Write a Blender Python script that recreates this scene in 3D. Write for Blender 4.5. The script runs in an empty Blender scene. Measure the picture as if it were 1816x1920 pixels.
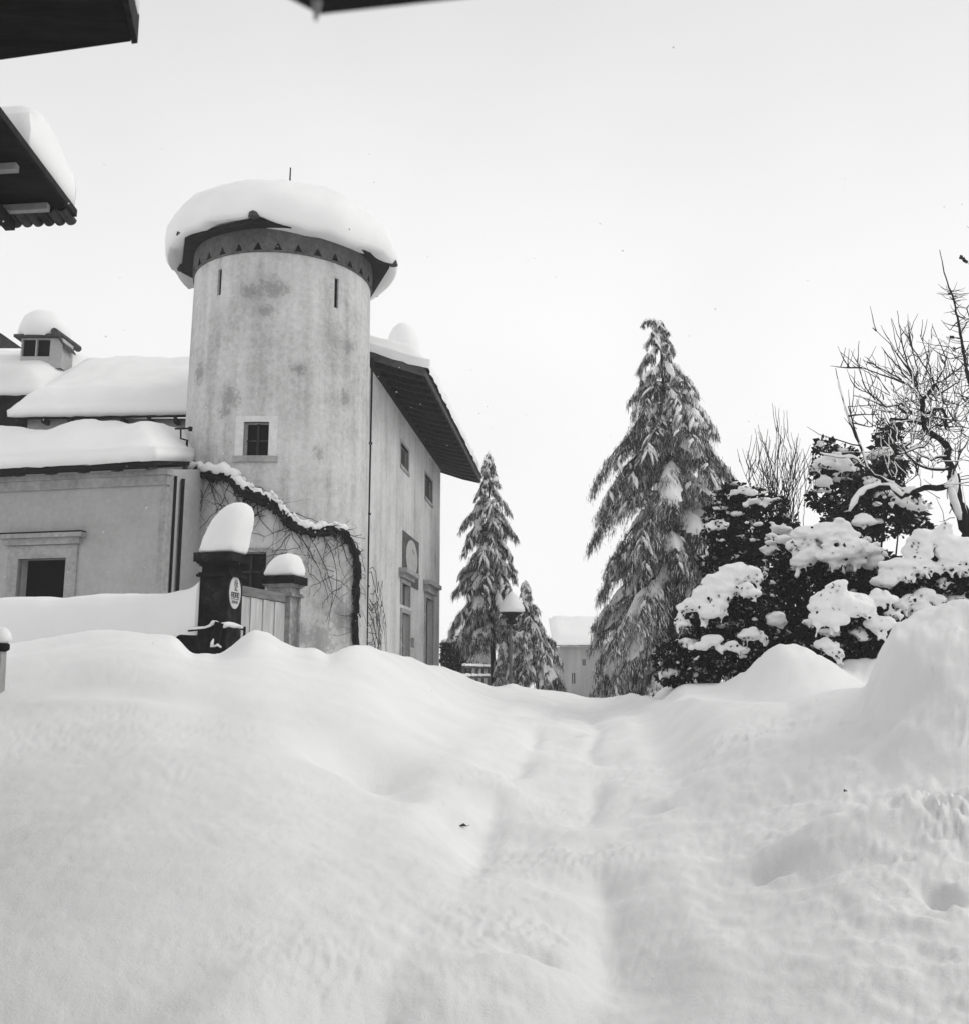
import bpy, bmesh, math, random
import numpy as np
from mathutils import Vector, Matrix, noise

# ------------------------------------------------------------------ camera, sky, sun, exposure
SC = bpy.context.scene
COL = SC.collection
F = 1816.0                                   # focal length of the photograph in its own pixels
PITCH = math.radians(9.53)
EYE = 1.65
cam_d = bpy.data.cameras.new('camera')
cam_d.sensor_fit = 'HORIZONTAL'
cam_d.sensor_width = 36.0
cam_d.lens = 36.0
cam_d.clip_start = 0.05
cam_d.clip_end = 3000.0
cam_d.dof.use_dof = True
cam_d.dof.focus_distance = 28.0
cam_d.dof.aperture_fstop = 4.5
cam = bpy.data.objects.new('camera', cam_d)
COL.objects.link(cam)
cam.location = (0, 0, EYE)
cam.rotation_euler = (math.radians(90) + PITCH, 0, 0)
SC.camera = cam
SC.render.resolution_x, SC.render.resolution_y = 968, 1024

world = bpy.data.worlds.new('World')
SC.world = world
world.use_nodes = True
wt = world.node_tree
wt.nodes.clear()
w_out = wt.nodes.new('ShaderNodeOutputWorld')
w_bg = wt.nodes.new('ShaderNodeBackground')
w_sky = wt.nodes.new('ShaderNodeTexSky')
w_sky.sky_type = 'NISHITA'
w_sky.sun_disc = False
w_sky.sun_elevation = math.radians(40)
w_sky.sun_rotation = math.radians(78)
w_bw = wt.nodes.new('ShaderNodeRGBToBW')
wt.links.new(w_sky.outputs[0], w_bw.inputs[0])
# an overcast sky: the clear sky's grey value, flattened by an even cloud layer with faint soft folds
w_geo = wt.nodes.new('ShaderNodeTexCoord')
w_noise = wt.nodes.new('ShaderNodeTexNoise')
w_noise.inputs['Scale'].default_value = 1.6
w_noise.inputs['Detail'].default_value = 3.0
wt.links.new(w_geo.outputs['Generated'], w_noise.inputs['Vector'])
w_cl = wt.nodes.new('ShaderNodeMapRange')
w_cl.inputs['From Min'].default_value = 0.3
w_cl.inputs['From Max'].default_value = 0.7
w_cl.inputs['To Min'].default_value = 6.7
w_cl.inputs['To Max'].default_value = 7.9
wt.links.new(w_noise.outputs['Fac'], w_cl.inputs['Value'])
w_mul = wt.nodes.new('ShaderNodeMath'); w_mul.operation = 'MULTIPLY'; w_mul.inputs[1].default_value = 0.2
wt.links.new(w_bw.outputs[0], w_mul.inputs[0])
w_add = wt.nodes.new('ShaderNodeMath'); w_add.operation = 'ADD'
wt.links.new(w_mul.outputs[0], w_add.inputs[0])
wt.links.new(w_cl.outputs[0], w_add.inputs[1])
w_sep = wt.nodes.new('ShaderNodeSeparateXYZ')
wt.links.new(w_geo.outputs['Generated'], w_sep.inputs[0])
w_el = wt.nodes.new('ShaderNodeMapRange'); w_el.interpolation_type = 'SMOOTHSTEP'
for k_, v_ in (('From Min', .30), ('From Max', .72), ('To Min', 1.0), ('To Max', .80)): w_el.inputs[k_].default_value = v_
wt.links.new(w_sep.outputs['Z'], w_el.inputs['Value'])
w_m2 = wt.nodes.new('ShaderNodeMath'); w_m2.operation = 'MULTIPLY'
wt.links.new(w_add.outputs[0], w_m2.inputs[0]); wt.links.new(w_el.outputs[0], w_m2.inputs[1])
wt.links.new(w_m2.outputs[0], w_bg.inputs['Color'])
w_bg.inputs['Strength'].default_value = 0.1
wt.links.new(w_bg.outputs[0], w_out.inputs[0])

sun_d = bpy.data.lights.new('sun', 'SUN')
sun_d.energy = 0.8
sun_d.angle = math.radians(30)
sun_d.color = (1.0, 0.99, 0.97)
sun = bpy.data.objects.new('sun', sun_d)
COL.objects.link(sun)
sun.rotation_euler = Vector((-0.75, -0.16, -0.643)).to_track_quat('-Z', 'Y').to_euler()

SC.view_settings.view_transform = 'Standard'
SC.view_settings.look = 'None'
SC.view_settings.exposure = 0.24
SC.view_settings.gamma = 1.0
SC.view_settings.use_curve_mapping = False
SC.cycles.max_bounces = 6
SC.cycles.diffuse_bounces = 3
SC.cycles.volume_bounces = 1

# ------------------------------------------------------------------ small helpers
CP, SP = math.cos(PITCH), math.sin(PITCH)

def ray(px, py):
    dx, du = (px - 908.0) / F, (960.0 - py) / F
    return Vector((dx, CP - du * SP, SP + du * CP))

def at(px, py, Y):
    """the place in the world, at Y metres down the street, that stands at that spot of the photograph"""
    r = ray(px, py)
    return Vector((r.x / r.y * Y, Y, r.z / r.y * Y + EYE))

def at_z(px, py, z):
    r = ray(px, py)
    t = (z - EYE) / r.z
    return Vector((r.x * t, r.y * t, z))

def tag(o, label=None, cat=None, group=None, kind=None):
    if label: o['label'] = label
    if cat: o['category'] = cat
    if group: o['group'] = group
    if kind: o['kind'] = kind
    return o

def empty(name, loc=(0, 0, 0), rz=0.0, parent=None):
    o = bpy.data.objects.new(name, None)
    COL.objects.link(o)
    o.location = loc
    o.rotation_euler = (0, 0, rz)
    o.empty_display_size = 0.2
    if parent: o.parent = parent
    return o

def thing(name, label, cat, loc=(0, 0, 0), rz=0.0, group=None):
    return tag(empty(name, loc, rz), label, cat, group)

class MB:
    def __init__(self):
        self.v, self.f, self.m = [], [], []
    def face(self, idx, m=0):
        self.f.append(tuple(idx)); self.m.append(m)
    def poly(self, pts, m=0):
        n = len(self.v)
        self.v += [tuple(p) for p in pts]
        self.face(range(n, n + len(pts)), m)
    def box(self, c, s, M=None, m=0, taper=1.0):
        n = len(self.v)
        for z in (-.5, .5):
            k = taper if z > 0 else 1.0
            for x, y in ((-.5, -.5), (.5, -.5), (.5, .5), (-.5, .5)):
                p = Vector((x * s[0] * k, y * s[1] * k, z * s[2]))
                if M is not None: p = M @ p
                self.v.append(tuple(p + Vector(c)))
        for q in ((3, 2, 1, 0), (4, 5, 6, 7), (0, 1, 5, 4), (1, 2, 6, 5), (2, 3, 7, 6), (3, 0, 4, 7)):
            self.face([n + i for i in q], m)
    def prism(self, pts, d, m=0):
        """solid between polygon pts and pts + d"""
        n, k = len(self.v), len(pts)
        d = Vector(d)
        self.v += [tuple(p) for p in pts] + [tuple(Vector(p) + d) for p in pts]
        self.face(range(n, n + k), m)
        self.face(range(n + 2 * k - 1, n + k - 1, -1), m)
        for i in range(k):
            j = (i + 1) % k
            self.face((n + j, n + i, n + k + i, n + k + j), m)
    def tube(self, pts, rad, sides=6, m=0, flat=1.0, cap=True):
        pts = [Vector(p) for p in pts]
        k = len(pts)
        if not hasattr(rad, '__len__'): rad = [rad] * k
        n0 = len(self.v)
        prev = None
        for i, p in enumerate(pts):
            d = (pts[min(i + 1, k - 1)] - pts[max(i - 1, 0)])
            if d.length < 1e-9: d = Vector((0, 0, 1))
            d.normalize()
            if prev is None:
                a = Vector((0, 0, 1)) if abs(d.z) < .9 else Vector((1, 0, 0))
            else:
                a = prev
            a = (a - d * a.dot(d))
            if a.length < 1e-6: a = d.orthogonal()
            a.normalize()
            prev = a
            b = d.cross(a)
            for s in range(sides):
                t = 2 * math.pi * s / sides
                self.v.append(tuple(p + a * (math.cos(t) * rad[i] * flat) + b * (math.sin(t) * rad[i])))
        for i in range(k - 1):
            for s in range(sides):
                s2 = (s + 1) % sides
                self.face((n0 + i * sides + s, n0 + i * sides + s2, n0 + (i + 1) * sides + s2, n0 + (i + 1) * sides + s), m)
        if cap:
            self.face([n0 + s for s in range(sides)][::-1], m)
            self.face([n0 + (k - 1) * sides + s for s in range(sides)], m)
    def lathe(self, prof, c=(0, 0, 0), seg=24, m=0, wob=None):
        n0 = len(self.v)
        for (r, z) in prof:
            for s in range(seg):
                a = 2 * math.pi * s / seg
                p = Vector((c[0] + r * math.cos(a), c[1] + r * math.sin(a), c[2] + z))
                if wob: p = wob(p, a, r, z)
                self.v.append(tuple(p))
        for i in range(len(prof) - 1):
            for s in range(seg):
                s2 = (s + 1) % seg
                self.face((n0 + i * seg + s, n0 + i * seg + s2, n0 + (i + 1) * seg + s2, n0 + (i + 1) * seg + s), m)
        self.face([n0 + s for s in range(seg)][::-1], m)
        self.face([n0 + (len(prof) - 1) * seg + s for s in range(seg)], m)
    def build(self, name, mats, parent=None, smooth=False, rel=None):
        me = bpy.data.meshes.new(name)
        v = self.v
        if rel is not None:                                  # world coordinates given: into the parent's frame
            inv = rel.matrix_basis.inverted()
            v = [tuple(inv @ Vector(p)) for p in v]
        me.from_pydata(v, [], self.f)
        if not isinstance(mats, (list, tuple)): mats = [mats]
        for mm in mats: me.materials.append(mm)
        if len(mats) > 1: me.polygons.foreach_set('material_index', self.m)
        if smooth: me.polygons.foreach_set('use_smooth', [True] * len(self.f))
        me.update()
        o = bpy.data.objects.new(name, me)
        COL.objects.link(o)
        if parent: o.parent = parent
        return o

def dup(o, parent=None, name=None):
    c = o.copy()
    COL.objects.link(c)
    if parent: c.parent = parent
    return c

def fbm(x, y, z, oct=3):
    return noise.fractal(Vector((x, y, z)), 1.0, 2.0, oct)

# ------------------------------------------------------------------ materials
def mat(name, base, rough=0.85, spec=0.2):
    m = bpy.data.materials.new(name)
    m.use_nodes = True
    b = m.node_tree.nodes['Principled BSDF']
    if not hasattr(base, '__len__'): base = (base, base, base)
    b.inputs['Base Color'].default_value = (*base, 1)
    b.inputs['Roughness'].default_value = rough
    b.inputs['Specular IOR Level'].default_value = spec
    return m

def nodes(m):
    return m.node_tree, m.node_tree.nodes, m.node_tree.links, m.node_tree.nodes['Principled BSDF']

def tex_noise(t, scale, detail=4, vec=None, rough=0.55):
    n = t.nodes.new('ShaderNodeTexNoise')
    n.inputs['Scale'].default_value = scale
    n.inputs['Detail'].default_value = detail
    n.inputs['Roughness'].default_value = rough
    if vec is not None: t.links.new(vec, n.inputs['Vector'])
    return n.outputs['Fac']

def ramp(t, fac, stops):
    r = t.nodes.new('ShaderNodeValToRGB')
    e = r.color_ramp.elements
    while len(e) < len(stops): e.new(0.5)
    for el, (p, c) in zip(e, stops):
        el.position = p
        el.color = (c, c, c, 1) if not hasattr(c, '__len__') else (*c, 1)
    t.links.new(fac, r.inputs[0])
    return r.outputs[0]

def mathn(t, op, a, b=None):
    n = t.nodes.new('ShaderNodeMath'); n.operation = op
    for i, x in enumerate((a, b)):
        if x is None: continue
        if isinstance(x, (int, float)): n.inputs[i].default_value = x
        else: t.links.new(x, n.inputs[i])
    return n.outputs[0]

def bump(t, h, strength, dist, b):
    n = t.nodes.new('ShaderNodeBump')
    n.inputs['Strength'].default_value = strength
    n.inputs['Distance'].default_value = dist
    t.links.new(h, n.inputs['Height'])
    t.links.new(n.outputs[0], b.inputs['Normal'])

def make_snow(name, lo, hi, grain=0.35):
    m = mat(name, hi, 0.7, 0.15)
    t, ns, ln, b = nodes(m)
    c = ns.new('ShaderNodeTexCoord').outputs['Object']
    n1 = tex_noise(t, 1.3, 5, c)
    ln.new(ramp(t, n1, [(0.3, lo), (0.7, hi)]), b.inputs['Base Color'])
    h = mathn(t, 'ADD', mathn(t, 'MULTIPLY', tex_noise(t, 20, 6, c, .75), 0.4), mathn(t, 'MULTIPLY', tex_noise(t, 110, 4, c, .75), 0.4))
    bump(t, h, grain, 0.045, b)
    return m
SNOW = make_snow('snow', 0.86, 0.93, 0.5)
SNOW_SOFT = make_snow('roof_snow', 0.85, 0.90, 0.22)

def make_plaster(name, lo, mid, hi, sc=0.5, streak=True, con=1.0):
    m = mat(name, mid, 0.92, 0.1)
    t, ns, ln, b = nodes(m)
    tc = ns.new('ShaderNodeTexCoord').outputs['Object']
    n1 = tex_noise(t, sc, 6, tc, 0.62)
    mp = ns.new('ShaderNodeMapping')
    mp.inputs['Scale'].default_value = (1.0, 1.0, 0.07)
    ln.new(tc, mp.inputs['Vector'])
    n2 = tex_noise(t, 2.2, 5, mp.outputs[0], 0.6)
    n3 = tex_noise(t, 7.5, 8, tc, 0.78)
    s = mathn(t, 'ADD', mathn(t, 'MULTIPLY', n1, 0.36), mathn(t, 'ADD', mathn(t, 'MULTIPLY', n2, 0.32 if streak else 0.1), mathn(t, 'MULTIPLY', n3, 0.32 if streak else 0.45)))
    colr = ramp(t, s, [(0.5 - .14 / con, lo), (0.5, mid), (0.5 + .13 / con, hi)])
    spots = tex_noise(t, 3.1, 7, tc, 0.75)
    sp = ramp(t, spots, [(0.66, 0.0), (0.76, 1.0)])
    mx = ns.new('ShaderNodeMix'); mx.data_type = 'RGBA'; mx.blend_type = 'MULTIPLY'
    ln.new(mathn(t, 'MULTIPLY', sp, 0.4), mx.inputs['Factor'])
    ln.new(colr, mx.inputs['A'])
    mx.inputs['B'].default_value = (0.35, 0.35, 0.35, 1)
    ln.new(mx.outputs['Result'], b.inputs['Base Color'])
    h = mathn(t, 'ADD', n3, mathn(t, 'MULTIPLY', tex_noise(t, 40, 4, tc), 0.3))
    bump(t, h, 0.5, 0.03, b)
    return m
PLASTER = make_plaster('weathered_plaster', 0.26, 0.40, 0.52)
PLASTER_PALE = make_plaster('pale_plaster', 0.32, 0.57, 0.70, 0.5, True, 1.05)
PLASTER_WING = make_plaster('grey_plaster', 0.36, 0.44, 0.51, 0.6, False)
LIME = make_plaster('limewashed_stone', 0.58, 0.74, 0.82, 1.2, False)
BAND = make_plaster('cornice_plaster', 0.06, 0.13, 0.21, 0.8, False)
STONE = make_plaster('trim_stone', 0.24, 0.38, 0.5, 1.2, False)
STONE_DARK = make_plaster('dark_stone', 0.006, 0.022, 0.085, 1.8, False, 1.2)
STONE_MID = make_plaster('gatepost_stone', 0.05, 0.2, 0.4, 1.5, True, 1.3)
FAR_WALL = make_plaster('distant_plaster', 0.2, 0.3, 0.4, 0.2, True)
WOODT = mat('dark_timber', 0.018, 0.8)
def grained(m, a, b_, sc=(8, 8, 0.7)):
    t, ns, ln, b = nodes(m)
    tc = ns.new('ShaderNodeTexCoord').outputs['Object']
    mp = ns.new('ShaderNodeMapping'); mp.inputs['Scale'].default_value = sc
    ln.new(tc, mp.inputs['Vector'])
    n = tex_noise(t, 1.5, 6, mp.outputs[0], 0.65)
    ln.new(ramp(t, n, [(0.3, a), (0.7, b_)]), b.inputs['Base Color'])
    bump(t, n, 0.4, 0.02, b)
    return m
grained(WOODT, 0.008, 0.03)
WOOD_GREY = grained(mat('weathered_boards', 0.4), 0.34, 0.62)
WOOD_RAIL = grained(mat('weathered_rail', 0.18), 0.1, 0.24, (1, 1, 8))
WOOD_PALE = grained(mat('limed_batten', 0.3), 0.2, 0.36, (2, 2, 2))
FASCIA = grained(mat('fascia_board', 0.06), 0.04, 0.12, (2, 2, 2))
TILE = grained(mat('roof_tile', 0.05), 0.02, 0.09, (3, 3, 3))
BARK = grained(mat('bark', 0.03, .95, .05), 0.004, 0.028, (5, 5, 1))
TWIG = mat('twig', 0.035, 0.9)
GLASS = mat('dark_glass', 0.008, 0.4, 0.08)
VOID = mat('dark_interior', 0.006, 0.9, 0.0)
IRON = mat('iron', 0.012, 0.8, 0.1)
NEEDLE = grained(mat('needles', 0.04, .9, .04), 0.016, 0.055, (6, 6, 6))
NEEDLE_FROST = grained(mat('frosted_needles', 0.25), 0.14, 0.36, (6, 6, 6))
NEEDLE_MID = grained(mat('rimed_needles', 0.1), 0.05, 0.14, (6, 6, 6))
LEAF = grained(mat('evergreen_leaf', 0.02, .9, .05), 0.008, 0.028, (6, 6, 6))
LEAF_FROST = grained(mat('frosted_leaf', 0.2), 0.07, 0.3, (6, 6, 6))
PLATE = mat('enamel_plate', 0.55, 0.4, 0.4)
INK = mat('plate_lettering', 0.05, 0.6)
FRESCO = grained(mat('sundial_paint', 0.08), 0.05, 0.11, (3, 3, 3))
FRESCO_PALE = grained(mat('sundial_disc', 0.44), 0.36, 0.5, (3, 3, 3))
DOORW = grained(mat('door_timber', 0.04), 0.015, 0.07, (6, 6, 1))
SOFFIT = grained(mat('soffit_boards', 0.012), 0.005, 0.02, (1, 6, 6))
CLEAR = mat('ice', 0.75, 0.15, 0.5)

# ------------------------------------------------------------------ the snow-covered ground
RIDGE = np.array([(-900, 1200), (-400, 1203), (0, 1208), (20, 1207), (60, 1200), (120, 1190), (170, 1183), (230, 1182), (280, 1187), (320, 1188), (333, 1197), (345, 1213),
 (357, 1224), (370, 1222), (385, 1222), (400, 1226), (415, 1222), (430, 1213), (445, 1200), (470, 1182), (500, 1188), (520, 1203), (548, 1218), (565, 1220), (590, 1217),
 (605, 1226), (615, 1232), (640, 1218), (665, 1211), (690, 1213), (715, 1225), (740, 1228), (770, 1237), (800, 1247), (830, 1248), (860, 1258), (880, 1267), (900, 1280),
 (920, 1289), (940, 1286), (955, 1281), (962, 1277), (975, 1287), (1000, 1290), (1040, 1296), (1070, 1301), (1100, 1310), (1130, 1307), (1180, 1300), (1215, 1312),
 (1240, 1318), (1300, 1312), (1400, 1313), (1470, 1317), (1500, 1305), (1560, 1298), (1620, 1296), (1680, 1290), (2300, 1285), (3200, 1285)], float)
RDIST = np.array([(-900, 13.5), (320, 13.5), (400, 14.0), (500, 14.4), (690, 15.5), (760, 18), (830, 21), (920, 25), (1000, 27), (1100, 29), (1180, 25), (1240, 17), (1300, 13.5),
 (1400, 12), (1620, 11), (3200, 11)], float)
BANK = np.array([(1500, 1330), (1612, 1306), (1622, 1294), (1650, 1240), (1668, 1200), (1682, 1176), (1720, 1155), (1816, 1130), (2000, 1095), (2400, 1080), (3200, 1100)], float)

def vnoise(x, y, seed=0):
    xi, yi = np.floor(x), np.floor(y)
    xf, yf = x - xi, y - yi
    def h(a, b):
        n = np.sin(a * 127.1 + b * 311.7 + seed * 74.7) * 43758.5453
        return n - np.floor(n)
    u, v = xf * xf * xf * (xf * (xf * 6 - 15) + 10), yf * yf * yf * (yf * (yf * 6 - 15) + 10)
    return (h(xi, yi) * (1 - u) + h(xi + 1, yi) * u) * (1 - v) + (h(xi, yi + 1) * (1 - u) + h(xi + 1, yi + 1) * u) * v - 0.5

def slope_of(py):
    du = (960.0 - py) / F
    return (SP + du * CP) / (CP - du * SP)

def smooth(a, b, x):
    t = np.clip((x - a) / (b - a), 0, 1)
    return t * t * (3 - 2 * t)

def dips():
    out = []
    for px, py, sx, sy, d in ((690, 1412, .42, .55, -.13), (640, 1380, .35, .5, -.07), (550, 1322, .6, .6, -.08), (735, 1470, .3, .4, -.06), (1230, 1525, .16, .12, -.04),
                              (1000, 1800, .12, .09, -.04), (1763, 1680, .07, .12, -.08), (1700, 1415, .25, .3, -.08), (1640, 1405, .5, .5, .06), (1440, 1640, .12, .1, -.04),
                              (1560, 1590, .4, .3, .04), (1720, 1560, .45, .35, .05), (200, 1290, 1.2, .5, -.06), (860, 1520, .25, .3, -.03)):
        Y = 1.62 / -slope_of(py) if slope_of(py) < -0.02 else 10.0
        # the slope rises away from the eye, so walk along the ray until it meets the snow
        for _ in range(40):
            z = ground_raw(np.array([(px - 908) / F * CP * Y]), np.array([Y]))[0] - EYE
            Y = Y + (z / slope_of(py) - Y) * 0.5 if slope_of(py) < -0.02 else Y
            Y = min(max(Y, 2.0), 20.0)
        r = ray(px, py)
        out.append((r.x / r.y * Y, Y, sx, sy, d))
    return out

PXS = np.arange(-900, 3201, 5.0)
def gsmooth(vals, sig):
    k = np.exp(-(np.arange(-3 * sig, 3 * sig + 1, 5.0) / sig) ** 2 / 2); k /= k.sum()
    h = len(k) // 2
    return np.convolve(np.pad(vals, h, mode='edge'), k, 'valid')
M_FINE = gsmooth(slope_of(np.interp(PXS, RIDGE[:, 0], RIDGE[:, 1])), 7)
R_ALL = gsmooth(np.interp(PXS, RDIST[:, 0], RDIST[:, 1]), 45)
M_MID = gsmooth(M_FINE, 50)
Z_WIDE = gsmooth(M_FINE * R_ALL, 210)
R_WIDE = gsmooth(R_ALL, 210)

def ground_raw(X, Y):
    Yc = np.maximum(Y, 0.8)
    px = np.clip(908 + X / (Yc * CP) * F, -900, 3200)
    R = np.interp(px, PXS, R_ALL); m = np.interp(px, PXS, M_FINE); ms = np.interp(px, PXS, M_MID)
    zw = np.interp(px, PXS, Z_WIDE); rw_ = np.interp(px, PXS, R_WIDE)
    fore = lambda d: -1.62 + (zw + 1.62) * np.clip((d - 1.5) / (rw_ - 1.5), 0, None)
    t = np.clip((Yc - 1.5) / (R - 1.5), 0, 1)
    zr = fore(Yc) + (ms * R - fore(R)) * smooth(.45, 1.0, t) - .07 * np.sin(t * math.pi) ** 2
    det = (m - ms) * R * np.exp(-((Yc - R) / 1.1) ** 2)
    zb = np.minimum(ms, 0) * Yc + np.maximum(ms, 0) * R - 0.36
    zb = np.maximum(zb, -9.0)
    rt = smooth(1190, 1290, px) * (1 - smooth(34, 44, Yc)) * smooth(13, 19, Yc)
    zb = zb + (np.maximum(zb, slope_of(1286) * Yc) - zb) * rt
    w = np.exp(-(np.maximum(Yc - R, 0) / 1.0) ** 2)
    z = np.where(Yc <= R, zr, zb + (ms * R - zb) * w) + det
    back = smooth(1.6, 0.4, Y)                  # behind the eye the lane runs on level
    return z * (1 - back) - 1.62 * back + EYE

DIPS = None
def ground(X, Y):
    X, Y = np.asarray(X, float), np.asarray(Y, float)
    z = ground_raw(X, Y)
    Yc = np.maximum(Y, 0.8)
    px = np.clip(908 + X / (Yc * CP) * F, -900, 3200)
    # right-hand bank, ten metres off
    b = slope_of(np.interp(px, BANK[:, 0], BANK[:, 1])) * 9.6 + EYE
    env = np.where(Y < 9.6, np.exp(-((Y - 9.6) / 1.9) ** 2), np.exp(-((Y - 9.6) / 2.2) ** 2)) * smooth(1600, 1625 + 160 * np.clip(9.3 - Y, 0, 9), px + 40 * np.clip(9.3 - Y, 0, 9)) * (Y > 1)
    z = z + np.maximum(b - z, 0) * env
    # heaps under the evergreens
    for (cx, cyp, cy, sl, sr, sy) in ((1470, 1206, 17.0, .62, 1.0, 1.3), (1590, 1246, 18.2, 1.0, 1.6, 1.2), (1412, 1262, 18.0, .35, .6, .9), (1330, 1283, 20.0, .5, .7, .8), (1255, 1292, 21.0, .4, .4, .8), (1760, 1205, 18.5, 1.2, 2.4, 2.2)):
        x0 = (cx - 908) / F * CP * cy
        zt_ = slope_of(cyp) * cy + EYE
        s = np.where(X < x0, sl, sr) * (1 + .25 * vnoise(Y * 1.1 + cx, X * 1.1, 9))
        z = z + np.maximum(zt_ - z, 0) * np.exp(-(np.abs(X - x0) / s) ** 2.2 - ((Y - cy) / sy) ** 2)
    bk = np.exp(-((Y - 9.6) / 2.2) ** 2) * smooth(1590, 1640, px) + np.exp(-((Y - 17.5) / 2.0) ** 2) * smooth(1330, 1400, px)
    z = z + bk * (.10 * vnoise(X * 1.6 + Y, Y * 1.6 - X, 11) + .10 * np.abs(vnoise(X * 3.4 - Y * 2.2, Y * 3.4 + X * 2.2, 12)) - .03 + .03 * vnoise(X * 8, Y * 8, 13))
    # plateau in front of the buildings and shoulder of the trees
    # worn track down the middle
    xt = 0.12 + (Y - 5) * (2.0 - 0.12) / 17.0
    near = smooth(1.5, 4, Y) * (1 - smooth(20, 27, Y))
    z = z - near * np.clip(.45 + 1.3 * vnoise(X * 1.1, Y * .8, 8) + .5 * vnoise(X * 2.3, Y * 2.1, 14), 0, 1.2) * (0.15 * np.exp(-(np.abs(X - xt + .12 * np.sin(Y * .9)) / .75) ** 3) + .10 * np.exp(-((X - xt - .42 - .06 * np.sin(Y * 1.3)) / .13) ** 2) + .10 * np.exp(-((X - xt + .45 - .05 * np.sin(Y * 1.1 + 1)) / .13) ** 2) - .06 * np.exp(-((X - xt - .95) / .2) ** 2) - .05 * np.exp(-((X - xt + 1.0) / .22) ** 2))
    # ledge across the left bank
    z = z + 0.07 * np.tanh((Y - 9.6 + .25 * np.sin(X * 1.3)) / .25) * smooth(-1.8, -3.5, X) * (Y > 2) * (1 - smooth(11, 13, Y))
    for (x0, y0, sx, sy, d) in DIPS or ():
        z = z + 2.6 * d * np.exp(-((X - x0) / sx) ** 2 - ((Y - y0) / sy) ** 2)
    rough = 0.30 + 2.0 * smooth(.6, 2.8, X) * (1 - smooth(9, 12, Y)) + 0.5 * np.exp(-((X - xt) / .9) ** 2) * near
    fade = 1 - smooth(40, 120, Y)
    z = z + (0.10 * vnoise(X * .45, Y * .45, 1) + 0.07 * vnoise(X * .9, Y * .9, 2)) * fade
    z = z + rough * (0.05 * vnoise(X * 1.7 + Y * 1.2, Y * 1.7 - X * 1.2, 3) + 0.030 * np.abs(vnoise(X * 3.1 - Y * 4.2 + 3, Y * 3.1 + X * 4.2, 4)) + 0.018 * vnoise(X * 9.5 + Y * 5.5, Y * 9.5 - X * 5.5, 5) + (.006 + .05 * np.clip(vnoise(X * 1.3, Y * 1.1, 16) - .12, 0, 1)) * (np.abs(vnoise(X * 17 - Y * 12, Y * 17 + X * 12, 6)) * 2.2 + vnoise(X * 31 + Y * 23, Y * 31 - X * 23, 17))) * fade
    return z

DIPS = dips()
def gz(x, y): return float(ground(np.array([x]), np.array([y]))[0])

def build_ground():
    front = np.radians(np.arange(-34, 34.01, 0.125))
    rest = np.radians(np.arange(38, 322.1, 4.0))
    ang = np.concatenate([front, rest])
    rad = np.concatenate([np.geomspace(0.9, 34, 430), np.geomspace(36, 500, 50)])
    A, Rr = np.meshgrid(ang, rad)
    X, Y = np.sin(A) * Rr, np.cos(A) * Rr
    Z = ground(X, Y)
    n, k = len(rad), len(ang)
    V = np.stack([X, Y, Z], -1).reshape(-1, 3)
    V = np.vstack([V, [[0, 0, gz(0, 0)]]])
    i = np.arange(n - 1)[:, None] * k
    j = np.arange(k)[None, :]
    j2 = (j + 1) % k
    quads = np.stack([i + j, i + k + j, i + k + j2, i + j2], -1).reshape(-1, 4)
    faces = [tuple(q) for q in quads.tolist()] + [(n * k, j_, (j_ + 1) % k) for j_ in range(k)]
    me = bpy.data.meshes.new('snow_ground')
    me.from_pydata(V.tolist(), [], faces)
    me.polygons.foreach_set('use_smooth', [True] * len(faces))
    me.materials.append(SNOW)
    me.update()
    me.flip_normals()
    o = bpy.data.objects.new('snow_ground', me)
    COL.objects.link(o)
    tag(o, kind='structure')
build_ground()

# ------------------------------------------------------------------ walls with real openings
def holed(us, vs, holes, f, depth, mb=None, m=0):
    """surface f(u, v, d) over the grid us x vs; holes (u0, u1, v0, v1) get reveals running in to depth"""
    us = sorted(set(list(us) + [h[0] for h in holes] + [h[1] for h in holes]))
    vs = sorted(set(list(vs) + [h[2] for h in holes] + [h[3] for h in holes]))
    mb = mb or MB()
    idx = {}
    def vid(i, j):
        if (i, j) not in idx:
            idx[(i, j)] = len(mb.v)
            mb.v.append(tuple(f(us[i], vs[j], 0)))
        return idx[(i, j)]
    for i in range(len(us) - 1):
        for j in range(len(vs) - 1):
            uc, vc = (us[i] + us[i + 1]) / 2, (vs[j] + vs[j + 1]) / 2
            if any(h[0] < uc < h[1] and h[2] < vc < h[3] for h in holes): continue
            mb.face((vid(i, j), vid(i + 1, j), vid(i + 1, j + 1), vid(i, j + 1)), m)
    for (a, b, c, d) in holes:
        uu = [u for u in us if a <= u <= b]
        for k in range(len(uu) - 1):
            mb.poly([f(uu[k], c, 0), f(uu[k], c, depth), f(uu[k + 1], c, depth), f(uu[k + 1], c, 0)], m)
            mb.poly([f(uu[k], d, depth), f(uu[k], d, 0), f(uu[k + 1], d, 0), f(uu[k + 1], d, depth)], m)
        mb.poly([f(a, c, depth), f(a, c, 0), f(a, d, 0), f(a, d, depth)], m)
        mb.poly([f(b, c, 0), f(b, c, depth), f(b, d, depth), f(b, d, 0)], m)
    return mb

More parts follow.
